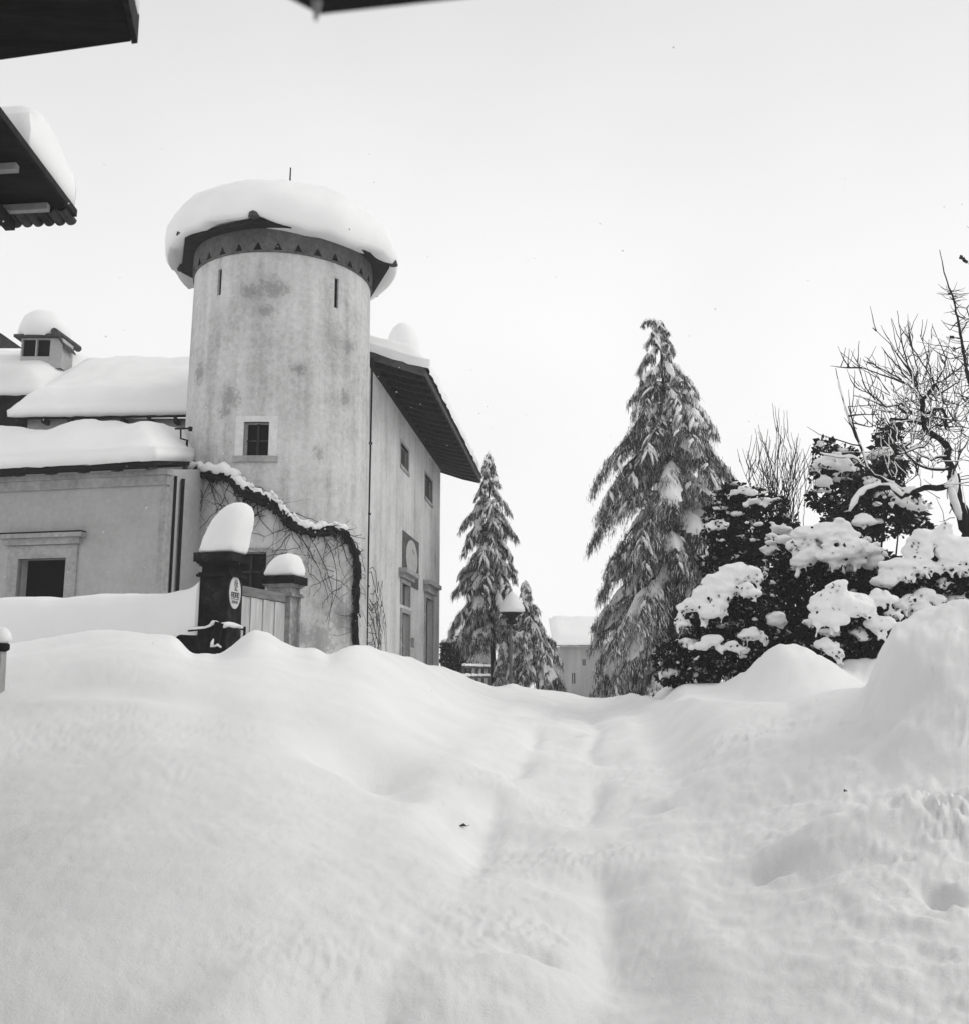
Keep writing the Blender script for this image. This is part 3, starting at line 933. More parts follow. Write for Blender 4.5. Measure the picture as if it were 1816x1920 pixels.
for k in range(9):
    g = MB(); x = xl + .15 + k * (xr - xl - .3) / 8
    g.box((x, RY + .15, zre - .01), (.1, .36, .14)); rw(g, 'rafter', WOODT)
def rbs(s, t):
    p = rb_(s, t); return p + Vector((0, 0, .13))
rw(snow_slab(rbs, 40, 34, .62, 21, (.12, .1, .14, .1), .16), 'roof_snow', SNOW_SOFT, smooth=True)
# dormer
DY = 30.2
p0, p1 = at(38, 668, DY), at(116, 668, DY)
zc = at(60, 634, DY).z
g = MB()
def df(u, v, d=0.0): return Vector((p0.x + u, DY + d, v))
wd = p1.x - p0.x
zlow = at(60, 690, DY).z
wn = at(95, 650, DY).x - p0.x
holed([0, wd], [zlow, zc], [(.04, wn * .49, p0.z, zc - .03), (wn * .53, wn - .02, p0.z, zc - .03)], df, .12, g)
g.poly([df(wd, zlow, 0), df(wd, zlow, .8), df(wd, zc, .8), df(wd, zc, 0)])
g.poly([df(0, zlow, 1.6), df(0, zlow, 0), df(0, zc, 0), df(0, zc, 1.6)])
dm = rw(g, 'dormer', PLASTER_WING)
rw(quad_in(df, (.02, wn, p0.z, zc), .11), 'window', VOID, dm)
g = MB()
g.prism([df(-.2, zc, -.15), df(wd * .86, zc + .02, -.15), df(wd * .86, zc + .02, 1.3), df(-.2, zc, 1.3)], (0, 0, .09))
g.prism([df(wd * .84, zc + .1, -.1), df(wd * 1.09, zc - .36, -.1), df(wd * 1.1, zc - .36, .7), df(wd * .84, zc + .1, .7)], (.0, 0, .08))
g.tube([df(wd * .86, zc + .14, -.28), df(wd * .9, zc + .16, 1.5)], .12, 7)
rw(g, 'dormer_roof', TILE, dm)
def dsn(p, a, r, z): return p + Vector((.05 * fbm(p.x * 2, p.y * 2, z, 2), 0, .05 * fbm(p.x * 2, z * 2, 4, 2)))
g = MB(); g.lathe([(.72, -.02), (.80, .12), (.78, .40), (.66, .70), (.42, .92), (.12, 1.0)], (p0.x + wd * .36, DY + .5, zc + .09), 28, 0, dsn)
rw(g, 'dormer_snow', SNOW_SOFT, dm, True)

# farther roof at the frame's left edge
Y2 = 29.0
za = at(10, 752, Y2).z
xb = at(40, 750, Y2).x
side = thing('stable_block', 'dark gabled block with pale snow roof behind the rear wing at the far left', 'house', (xb, Y2, .5))
def sb_(mb, name, m, smooth=False):
    o = mb.build(name, m, None, smooth); o.data.transform(Matrix.Translation((-xb, -Y2, -.5))); o.parent = side; return o
g = MB(); g.box((xb - 3, Y2 + 2.6, za / 2 + .1), (6.2, 5.0, za + .2)); sb_(g, 'wall', STONE_DARK)
def s2(s, t): return Vector((xb - 6 + 6.6 * s, Y2 - .2 + 3.6 * t, za + .05 + 2.1 * t))
g = MB(); g.prism([s2(0, 0), s2(1, 0), s2(1, 1), s2(0, 1)], (0, 0, .12)); sb_(g, 'roof', SOFFIT)
sb_(snow_slab(lambda s, t: s2(s, t) + Vector((0, 0, .12)), 24, 20, .7, 31, (.1, .1, .1, .1), .1), 'roof_snow', SNOW_SOFT, True)
q = at(-12, 628, 27.6)
g = MB(); g.prism([q + Vector((.30, 0, 0)), q + Vector((-.9, 0, .75)), q + Vector((-.9, 0, 0))], (0, 1.2, 0)); sb_(g, 'dormer_gable', TILE)

# ------------------------------------------------------------------ garden wall and gate pillars
PC1 = Vector((-4.29, 15.80))
GD = Vector((math.sin(-WYAW), math.cos(-WYAW)))              # from the first pillar back to the second
z_cap = at(418, 1035, 15.5).z
GP = []
def pillar(c, label, M_STONE, topz, snow):
    P = thing('gate_pillar', label, 'gate pillar', (c.x, c.y, 1.0), WYAW, 'stone gate pillars')
    h = topz - 1.0
    a = .50
    def pt(mb, name, m, smooth=False): return mb.build(name, m, P, smooth)
    g = MB(); g.box((0, 0, (h - .39) / 2 - .2), (a, a, h - .39 + .4)); pt(g, 'shaft', M_STONE)
    g = MB(); g.box((0, 0, h - .39 + .022), (a + .10, a + .10, .042)); g.box((0, 0, h - .39 + .058), (a + .05, a + .05, .028)); pt(g, 'moulding', M_STONE)
    g = MB(); g.box((0, 0, h - .267), (a - .03, a - .03, .10)); g.box((0, 0, h - .268), (a - .09, a - .09, .102)); pt(g, 'neck', M_STONE)
    g = MB(); g.box((0, 0, h - .198), (a + .04, a + .04, .034)); g.box((0, 0, h - .165), (a + .10, a + .10, .03)); pt(g, 'capital', M_STONE)
    g = MB(); g.box((0, 0, h - .075), (a + .18, a + .18, .148)); pt(g, 'cap_slab', STONE_DARK)
    prof, lean = snow
    def wb(p, an, r, z):
        k = (abs(math.cos(an)) ** 4 + abs(math.sin(an)) ** 4) ** (-1 / 4)
        k = 1 + (k - 1) * max(0, 1 - z / .45); k *= 1 + .05 * fbm(math.cos(an) * 2, math.sin(an) * 2, z * 5, 3)                 # squarish on the slab, round above
        x = p.x * k + lean * (max(z, 0) / prof[-1][1]) ** 1.3; y = p.y * k
        return Vector((x + .02 * fbm(x * 3, y * 3, z * 3, 2), y, p.z + .02 * fbm(x * 4, y * 4, 3, 2)))
    g = MB(); g.lathe([(r_, z_) for r_, z_ in prof], (0, 0, 0), 36, 0, lambda p, an, r, z: wb(p, an, r, z) + Vector((0, 0, h)))
    pt(g, 'snow_cap', SNOW_SOFT, True)
    return P
prof1 = [(.30, -.004), (.335, .04), (.35, .14), (.36, .26), (.355, .40), (.33, .55), (.28, .68), (.205, .78), (.11, .835), (.03, .85)]
prof2 = [(.31, -.004), (.345, .05), (.345, .13), (.325, .23), (.28, .33), (.20, .40), (.10, .435), (.03, .44)]
gp1 = pillar(PC1, 'dark stone gate pillar with oval sign and tall leaning snow cap', STONE_DARK, z_cap, (prof1, .27))
PC2 = PC1 + GD * 2.75 + Vector((-.13, 0))
z_cap2 = at(540, 1079, PC2.y - .3).z
gp2 = pillar(PC2, 'stained grey gate pillar under a low snow cap in front of the tower', STONE_MID, z_cap2, (prof2, .07))
# plank gate standing between the pillars
gate = thing('plank_gate', 'pale weathered plank gate closed between the two gate pillars', 'gate', (PC1.x + GD.x * .28, PC1.y + GD.y * .28, 1.0), WYAW)
zg = at(470, 1122, 17.0).z - 1.0
n = 9
for k in range(n):
    g = MB(); g.box((0.02 * (k % 2), .12 + k * .245 , zg / 2 - .1), (.045, .235, zg + .2)); g.build('plank', WOOD_GREY, gate)
g = MB(); g.box((0.0, 1.1, zg + .09), (.12, 2.2, .16)); g.build('top_rail', WOOD_RAIL, gate)
# oval plate on the pillar's right-hand face
sz = at(431, 1110, 15.6).z
ang = WYAW
fN = Vector((math.cos(ang), math.sin(ang), 0)); fU = Vector((-math.sin(ang), math.cos(ang), 0))
sc_ = Vector((PC1.x, PC1.y, sz)) + fN * .252 + fU * (-.03)
sign = thing('oval_sign', 'white oval enamel plate with dark lettering on the dark gate pillar', 'sign', sc_, ang)
def oval(rx, rz, d0, d1, n=36, m=0):
    g = MB(); g.prism([(d0, rx * math.cos(t), rz * math.sin(t)) for t in np.linspace(0, 2 * math.pi, n + 1)[:-1]], (d1 - d0, 0, 0)); return g
oval(.195, .265, 0, .012).build('plate', PLATE, sign)
g = MB()
def stroke(y0, z0, y1, z1, w=.012): 
    a = Vector((y0, z0)); b = Vector((y1, z1)); dd = (b - a).normalized(); nn = Vector((-dd.y, dd.x)) * w / 2
    g.prism([(.0125, *(a + nn)), (.0125, *(b + nn)), (.0125, *(b - nn)), (.0125, *(a - nn))], (.003, 0, 0))
# emblem: a ring of strokes about a small shield
for t in np.linspace(0, 2 * math.pi, 9)[:-1]:
    t2 = t + .62
    stroke(.015 + .055 * math.cos(t), .135 + .062 * math.sin(t), .015 + .055 * math.cos(t2), .135 + .062 * math.sin(t2), .018)
stroke(-.02, .17, .05, .10, .016); stroke(.05, .165, .0, .12, .014)
stroke(-.03, .05, .07, .035, .022)
o_em = g.build('emblem', INK, sign)
g = MB()
x = -.13
for k in range(4):                                            # bold row
    stroke(x, .0, x, -.085, .02); stroke(x + .045, .0, x + .045, -.085, .016); stroke(x, -.004, x + .045, -.004, .016)
    if k % 2 == 0: stroke(x, -.045, x + .045, -.045, .014)
    if k in (1, 3): stroke(x, -.082, x + .045, -.082, .014)
    x += .072
stroke(-.14, -.108, .15, -.108, .01)
x = -.10
for k in range(4):                                            # fainter row
    stroke(x, -.13, x, -.18, .010); stroke(x + .03, -.13, x + .03, -.18, .010); stroke(x, -.155, x + .03, -.155, .009)
    x += .055
g.build('lettering', INK, sign)
# garden wall with its slab of snow
GL = Vector((-math.cos(WYAW), -math.sin(WYAW)))
A = PC1 + GL * .28 + GD * .0
def gwf(u, v, d): 
    p = A + GL * u + GD * d
    return Vector((p.x, p.y, v))
zs0 = at(345, 1190, 15.6).z
gw = thing('garden_wall', 'low dark garden wall buried under a long slab of snow left of the pillar', 'wall', (A.x, A.y, 1.0))
def gwp(mb, name, m, smooth=False):
    o = mb.build(name, m, None, smooth); o.data.transform(Matrix.Translation((-A.x, -A.y, -1.0))); o.parent = gw; return o
g = MB()
for k in range(10):
    a_, b_ = -.02 + k * .62, -.02 + (k + 1) * .62 - .012
    for j in range(3):
        z1_ = zs0 - .02 - j * .42; z0_ = z1_ - .405
        sft = .2 * (j % 2)
        g = MB(); dpt = -.16 - .02 * random.Random(k * 7 + j).random()
        g.prism([gwf(max(a_ - sft, -.02), z0_, dpt), gwf(b_ - sft, z0_, dpt), gwf(b_ - sft, z1_, dpt), gwf(max(a_ - sft, -.02), z1_, dpt)], (GD.x * .36, GD.y * .36, 0))
        gwp(g, 'stone', STONE_DARK)
zs1 = at(250, 1113, 15.9).z
def Bg(s, t): return gwf(.02 + 6.4 * s, zs0 - .0, -.26 + .62 * t)
def tfg(s, t):
    e = 1 + .50 * math.exp(-s * 6.4 / .12) + .16 * math.exp(-s * 6.4 / .7)
    return e
TG = zs1 - zs0
g = MB()
# profile swept along the wall: near-vertical street face, rounded shoulder
NUg = 90
secs = []
for i in range(NUg + 1):
    u = -.02 + 6.4 * (i / NUg) ** 1.25
    hgt = TG * (1 + .24 * math.exp(-max(u, 0) / .16) + .10 * math.exp(-max(u, 0) / .8)) + .05 * fbm(u * .9, 2, 0, 2)
    lo = zs0 + .05 * smooth(0.3, 2.0, u) * 0 - .30 * float(smooth(.25, .6, u))
    fr = -.30 + .05 * fbm(u * .8, 5, 0, 2)
    row = []
    for (d_, zf) in ((fr, 0), (fr - .03, .25), (fr - .03, .55), (fr + .0, .78), (fr + .07, .92), (fr + .18, .985), (fr + .34, 1.0), (fr + .55, .97), (fr + .66, .8), (fr + .7, .4), (fr + .7, 0)):
        z = lo + (zs0 + hgt - lo) * zf
        row.append(gwf(u, z + .015 * fbm(u * 3, z * 3, d_, 2), d_ + .02 * fbm(u * 2.5, z * 2.5, 7, 2)))
    secs.append(row)
n0 = len(g.v); K = len(secs[0])
for row in secs: g.v += [tuple(p) for p in row]
for i in range(NUg):
    for j in range(K - 1): g.face((n0 + i * K + j, n0 + i * K + j + 1, n0 + (i + 1) * K + j + 1, n0 + (i + 1) * K + j))
g.face([n0 + j for j in range(K)][::-1]); g.face([n0 + NUg * K + j for j in range(K)])
gwp(g, 'snow_slab', SNOW_SOFT, True)

# snowy chain wrapped round the pillar, iron stake, little capped post
pts = [at(px, py, Y) for px, py, Y in ((354, 1182.5, 15.55), (364, 1181, 15.46), (385, 1179.5, 15.42), (394, 1176, 15.40), (400, 1170, 15.38), (406, 1169, 15.36), (412, 1173, 15.34), (420, 1175, 15.34), (428, 1173, 15.45), (437, 1175, 15.58), (446, 1177, 15.72), (456, 1180, 15.7))]
chn = thing('iron_chain', 'snow crusted iron chain slung round the foot of the dark gate pillar', 'chain', pts[4])
g = MB(); g.tube(pts, .020, 6); g.build('links', IRON, chn, True, chn)
g = MB(); rr = random.Random(4)
g.tube([p + Vector((0, -.005, .022)) for p in pts], [.022, .024, .022, .026, .04, .022, .02, .05, .042, .045, .036, .02], 7); g.build('snow_crust', SNOW, chn, True, chn)
hk = MB()
c = at(407, 1195, 15.34)
hk.box((c.x, c.y, c.z), (.10, .06, .42), Matrix.Rotation(.16, 3, 'Y')); hk.box((c.x + .03, c.y - .01, c.z + .2), (.14, .07, .06), Matrix.Rotation(.3, 3, 'Y'))
hk.build('hook_plate', IRON, chn, False, chn)
hs = MB(); c2 = at(398, 1205, 15.28); hs.tube([c2 + Vector((0, 0, -.07)), c2, c2 + Vector((.02, 0, .06))], [.03, .025, .01], 7); hs.tube([at(402, 1212, 15.27), at(408, 1209, 15.27), at(415, 1214, 15.27)], [.015, .022, .012], 6)
hs.build('snow_crust', SNOW, chn, True, chn)
p = at(457, 1214, 14.6); p2 = at(459, 1175, 14.6)
stk = thing('iron_stake', 'short dark stake standing in the snow heap before the gate', 'stake', (p.x, p.y, p.z - .3))
g = MB(); g.tube([p + Vector((0, 0, -.3)), p, p2], [.022, .022, .019], 8); g.build('rod', IRON, stk, False, stk)
pb = at(2, 1235, 10.0)
post = thing('capped_post', 'small dark topped post with snow cap at the left edge of the bank', 'post', (pb.x - .0, pb.y, gz(pb.x, pb.y) - .1))
hb = at(2, 1222, 10.0).z - post.location.z
g = MB(); g.box((-.03, 0, hb / 2), (.13, .13, hb), taper=.85); g.build('shaft', STONE, post)
g = MB(); g.lathe([(.07, 0), (.10, .02), (.10, .07), (.085, .085), (.03, .09)], (-.03, 0, hb), 16); g.build('cap', IRON, post, True)
g = MB(); g.lathe([(.08, 0), (.112, .04), (.10, .10), (.065, .15), (.02, .165)], (-.03, 0, hb + .085), 16); g.build('snow_cap', SNOW_SOFT, post, True)
# bracket with insulators on the tower
br = at(350, 803, 22.9)
bk = thing('wire_bracket', 'small iron bracket with insulators on the tower beside the wing roof', 'bracket', br)
a_ = at(328, 804, 22.8); b_ = at(359, 803, 23.0)
g = MB(); g.tube([a_, b_], .022, 6); g.tube([at(339, 804, 22.9), at(339, 822, 22.9), at(352, 826, 23.2)], .022, 6); g.tube([at(351, 826, 23.2), at(350, 842, 23.2)], .03, 6); g.build('arm', IRON, bk, False, bk)
g = MB(); g.lathe([(.02, -.06), (.055, -.05), (.05, 0), (.06, .03), (.02, .06)], at(357, 804, 22.95), 10); g.build('insulator', IRON, bk, True, bk)

# ------------------------------------------------------------------ old vine on the tower
VP = [(350, 884, .10), (373, 882, .10), (406, 887, .10), (437, 893, .10), (451, 911, .085), (474, 929, .085), (502, 936, .09), (522, 952, .08), (539, 971, .085), (561, 987, .08), (589, 994, .07),
      (623, 992, .06), (645, 999, .075), (657, 1016, .085), (667, 1039, .095), (671, 1064, .10), (668, 1095, .095), (667, 1128, .085), (665, 1170, .075), (667, 1222, .08)]
def vine_pt(px, py, off=.07):
    a, z = tower_hit(px, py, off)
    r = tower_r(z) + off
    return Vector((TX + r * math.sin(a), TY - r * math.cos(a), z))
vr = random.Random(12)
path, rad = [], []
for (p, q) in zip(VP, VP[1:]):
    for k in range(5):
        t = k / 5
        path.append(vine_pt(p[0] + (q[0] - p[0]) * t + vr.uniform(-2, 2), p[1] + (q[1] - p[1]) * t + vr.uniform(-2.2, 2.2)))
        rad.append((p[2] + (q[2] - p[2]) * t) * vr.uniform(.55, 1.25))
vine = thing('climbing_vine', 'old black vine arching over the tower foot with snow along its top', 'vine', path[-1])
g = MB(); g.tube(path, rad, 8)
g.tube([p + Vector((vr.uniform(-.04, .04), -.05, -.12)) for p in path[:58]], [r * .95 for r in rad[:58]], 7)
for q_ in range(3):
    ph = q_ * 2.1
    g.tube([p + Vector((.05 * math.sin(i * .55 + ph), -.05 + .03 * math.cos(i * .4 + ph), .07 * math.cos(i * .55 + ph))) for i, p in enumerate(path)], [r * vr.uniform(.35, .65) for r in rad], 6)
for k in range(60):
    p = path[vr.randrange(len(path))]
    g.tube([p, p + Vector((vr.uniform(-.12, .12), -.06, vr.uniform(-.25, .05))), p + Vector((vr.uniform(-.2, .2), -.06, vr.uniform(-.34, .12)))], [.03, .02, .008], 5)
g.build('trunk', BARK, vine, True, vine)
g = MB()
seg = path[:62]
g.tube([p + Vector((0, -.03, .10 + .03 * math.sin(i * 1.7))) for i, p in enumerate(seg)], [(.10 if i < 22 else .065) * (1.2 + .5 * math.sin(i * .9) * math.sin(i * .37) + vr.uniform(-.25, .25)) for i in range(len(seg))], 8)
for k in range(46):
    p = seg[vr.randrange(len(seg))] + Vector((vr.uniform(-.1, .1), vr.uniform(-.08, 0), vr.uniform(.02, .12)))
    g.tube([p, p + Vector((.05, -.02, .05)), p + Vector((.1, -.03, .0))], [.03, vr.uniform(.03, .06), .02], 6)
g.build('snow_line', SNOW, vine, True, vine)
g = MB()
def twig(px, py, dx, dy, n=7, curl=0.0, r=.009):
    pts = []
    for i in range(n + 1):
        t = i / n
        x = px + dx * t + curl * math.sin(t * math.pi) + vr.uniform(-2, 2); y = py + dy * t + vr.uniform(-2, 2)
        pts.append(vine_pt(min(x, 684), y, .06 + .05 * math.sin(t * 3)))
    g.tube(pts, [r * (1 - .6 * i / n) for i in range(n + 1)], 4, cap=False)
for k in range(72):
    i = vr.randrange(0, 60)
    t = i / 5; a, b = VP[int(t)], VP[int(t) + 1]
    x, y = a[0] + (b[0] - a[0]) * (t % 1), a[1] + (b[1] - a[1]) * (t % 1)
    dx = vr.uniform(-70, 70); dy = vr.uniform(15, 120) if vr.random() < .8 else vr.uniform(-30, 10)
    if x + dx < 348: dx = abs(dx) * .5
    twig(x, y, dx, dy, 7, vr.uniform(-22, 22), vr.choice((.005, .008, .010, .016)))
for k in range(46):
    x, y = vr.uniform(352, 640), 0
    y = float(np.interp(x, [p[0] for p in VP[:13]], [p[1] for p in VP[:13]])) + vr.uniform(5, 90)
    twig(x, y, vr.uniform(-60, 60), vr.uniform(-35, 60), 9, vr.uniform(-28, 28), .009)
for k in range(45):
    i = vr.randrange(12, 19); x, y = VP[i][0], VP[i][1] + vr.uniform(-15, 15)
    twig(x, y, vr.uniform(-45, 30), vr.uniform(-15, 60), 6, vr.uniform(-10, 10), .008)
for x0, y0, dx, dy, c in ((535, 970, 80, 160, 15), (575, 995, 40, 180, 22), (600, 995, 10, 170, 26), (530, 955, 90, 30, 0), (430, 905, -60, 90, 10), (400, 890, -45, 160, -12), (470, 930, -30, 80, 8), (545, 1000, -60, 80, 0), (640, 1100, -35, 40, -10), (660, 1010, 22, 60, 6)):
    twig(x0, y0, dx, dy, 10, c, .012)
tw_ = g.build('twigs', TWIG, vine, False, vine); tw_['kind'] = 'stuff'
# creeper stems that reach over on to the manor front
g = MB()
for k in range(16):
    s0_ = vr.uniform(0, .4); z0_ = vr.uniform(2.2, 4.6)
    pts = [hf(s0_ - .2, z0_, -.1)]
    for i in range(1, 7): pts.append(hf(s0_ + i * vr.uniform(.12, .3), z0_ + i * vr.uniform(-.16, .12) - .02 * i * i, -.08 - .02 * i))
    g.tube(pts, [.011 - .001 * i for i in range(7)], 4, cap=False)
t2 = g.build('side_twigs', TWIG, vine, False, vine); t2['kind'] = 'stuff'

# ------------------------------------------------------------------ eaves of the near houses at upper left
def near_roof(name, label, C, eave_to, verge_to, length, rise_len, thick, snowT, wall, tiles=True, sl=None):
    """roof whose corner C hangs into view; eave runs to the left, verge runs back towards the street end"""
    e = (eave_to - C).normalized(); v = (verge_to - C).normalized()
    H = thing(name, label, 'house', (C.x, C.y, 0.0))
    def hp(mb, nm, m, smooth=False):
        o = mb.build(nm, m, None, smooth); o.data.transform(Matrix.Translation((-C.x, -C.y, 0))); o.parent = H; return o
    g = MB(); g.prism([C, C + e * length, C + e * length + v * rise_len, C + v * rise_len], (0, 0, thick)); hp(g, 'roof', SOFFIT)
    up = Vector((0, 0, 1))
    g = MB(); g.prism([C - e * .04 - v * .02, C - e * .04 + v * rise_len, C - e * .04 + v * rise_len + up * (thick + .012), C - e * .04 - v * .02 + up * (thick + .012)], e * .037)
    o = hp(g, 'verge_board', WOODT)
    if tiles:
        pitch = .115
        nt = int(length / pitch)
        for k in range(min(nt, 26)):
            g = MB(); c0 = C + e * (k * pitch + .055) - v * .09 + up * (.012)
            arc = [c0 + e * (.058 * math.cos(t)) + up * (-.05 * math.sin(t)) for t in np.linspace(0, math.pi, 7)]
            arc2 = [c0 + e * (.042 * math.cos(t)) + up * (-.034 * math.sin(t)) for t in np.linspace(math.pi, 0, 7)]
            g.prism(arc + arc2, v * .2); hp(g, 'pantile', TILE)
        for d_, w_ in ((.16, .05), (.70, .055), (1.5, .075)):
            g = MB(); q = C + v * d_ + e * .14 - up * .07
            g.prism([q, q + e * (length - .3), q + e * (length - .3) + v * w_, q + v * w_], (0, 0, .066)); hp(g, 'batten', WOOD_PALE)
        for d_ in (.55, 1.25, 1.95, 2.6):
            g = MB(); q = C + e * d_ - up * .17 + v * .06
            g.prism([q, q + e * .1, q + e * .1 + v * (rise_len - .1), q + v * (rise_len - .1)], (0, 0, .095)); hp(g, 'rafter', WOODT)
    sl = sl or rise_len
    def Bs(s, t): return C + e * (length * s) + v * (sl * t) + up * (thick + .003)
    tf_ = (lambda s, t: .85 + .25 * float(smooth(.1, .5, t)) - .35 * float(smooth(.75, 1.0, t))) if tiles else None
    hp(snow_slab(Bs, 30, 40, snowT, 7, (.03 if tiles else .05, .0, -.02, .0), .05, tf=tf_, soft=.3), 'roof_snow', SNOW_SOFT, True)
    g = MB(); (wx0, wy0, wx1, wy1, wh) = wall
    g.box(((wx0 + wx1) / 2, (wy0 + wy1) / 2, wh / 2), (wx1 - wx0, wy1 - wy0, wh)); hp(g, 'wall', PLASTER_WING)
    return H
C2 = at(135, 404, 9.0)
near_roof('tiled_house', 'tile eaved house whose dark eave corner and thick snow jut in at the upper left', C2, at_z(0, 411, C2.z), at(0, 226, 7.8), 3.6, 3.2, .06, .64, (-8.4, 3.9, -5.05, 8.5, 5.7), True, .84)
C1 = at(245, 77, 5.0)
near_roof('nearest_house', 'nearest house showing only its flat black eave underside in the top left corner', C1, at_z(0, 112, C1.z), at_z(228, 0, C1.z + .05), 3.2, 3.6, .16, .42, (-6.2, -2.0, -3.3, 3.3, 5.1), False)
# porch canopy just above the camera
zc_ = at(600, 27, .95).z
por = thing('porch', 'blurred dark canopy corner of a porch hanging in at the top centre', 'porch', (0, -1.4, 0))
tp = at(600, 27, .95); rt = at_z(860, -2, zc_); lf = at_z(546, -1, zc_)
dr = (rt - tp).normalized(); dl = (lf - tp).normalized()
pl = [tp, tp + dr * 1.7, Vector((1.5, -1.35, zc_)), Vector((-1.5, -1.35, zc_)), tp + dl * 1.5]
g = MB(); g.prism([Vector(p) - Vector((0, -1.4, 0)) for p in pl], (0, 0, .08)); g.build('canopy', WOODT, por)
g = MB(); g.prism([Vector(p) - Vector((0, -1.4, 0)) + Vector((0, 0, .081)) for p in [tp + (Vector((0, -.5, 0))) * .2] + pl[1:]], (0, 0, .3)); g.build('canopy_snow', SNOW_SOFT, por)
g = MB(); g.tube([tp + Vector((0, 1.38, 0)), tp + Vector((0.0, 1.38, -.022))], [.006, .002], 6); g.build('icicle', CLEAR, por)
g = MB(); g.box((.6, -.35, 3.6), (10.0, .6, 7.2)); g.build('wall', PLASTER_WING, por)  # unseen house wall behind the camera, raised and widened to darken the near snow

# ------------------------------------------------------------------ conifers
def unit(a):
    return a / np.maximum(np.linalg.norm(a, axis=1, keepdims=True), 1e-6)

class Cloud:
    """many small blades gathered as arrays, joined into one mesh"""
    def __init__(self): self.V, self.M, self.k = [], [], 5
    def strips(self, P, D, L, W, droop, m, rs):
        n = len(P)
        S = unit(np.stack([D[:, 1], -D[:, 0], rs.uniform(-.6, .6, n) * .6], 1))
        dn = np.zeros((n, 3)); dn[:, 2] = -1
        mid = P + D * (L * .5)[:, None] + dn * (droop * L * .12)[:, None]
        end = P + D * L[:, None] + dn * (droop * L * .45)[:, None]
        self.V.append(np.stack([P - S * (W * .35)[:, None], P + S * (W * .35)[:, None], mid + S * (W * .5)[:, None], mid - S * (W * .5)[:, None], end], 1).reshape(-1, 3))
        self.M.append(m)
    def leaves(self, P, N, size, m, rs, flare=.7):
        self.k = 4
        n = len(P)
        J = rs.normal(0, flare, (n, 3)); J[:, 2] -= .25
        D = unit(N + J)
        S = unit(np.cross(D, rs.normal(0, 1, (n, 3))))
        Q = np.cross(D, S) * (size * .12)[:, None]
        w = (size * .34)[:, None]
        h = P + D * (size * .5)[:, None] + Q
        self.V.append(np.stack([P, h + S * w, P + D * size[:, None], h - S * w], 1).reshape(-1, 3))
        self.M.append(m)
    def build(self, name, mats, parent):
        V = np.concatenate(self.V); M = np.concatenate(self.M).astype(int); n = len(M); i = np.arange(n) * self.k
        if self.k == 5:
            q = np.stack([i, i + 1, i + 2, i + 3], 1).tolist(); t = np.stack([i + 3, i + 2, i + 4], 1).tolist()
            faces = q + t; M = np.concatenate([M, M])
        else: faces = np.stack([i, i + 1, i + 2, i + 3], 1).tolist()
        me = bpy.data.meshes.new(name)
        me.from_pydata(V.tolist(), [], faces)
        for x in mats: me.materials.append(x)
        me.polygons.foreach_set('material_index', M.tolist())
        me.update()
        o = bpy.data.objects.new(name, me); COL.objects.link(o); o.parent = parent
        return o

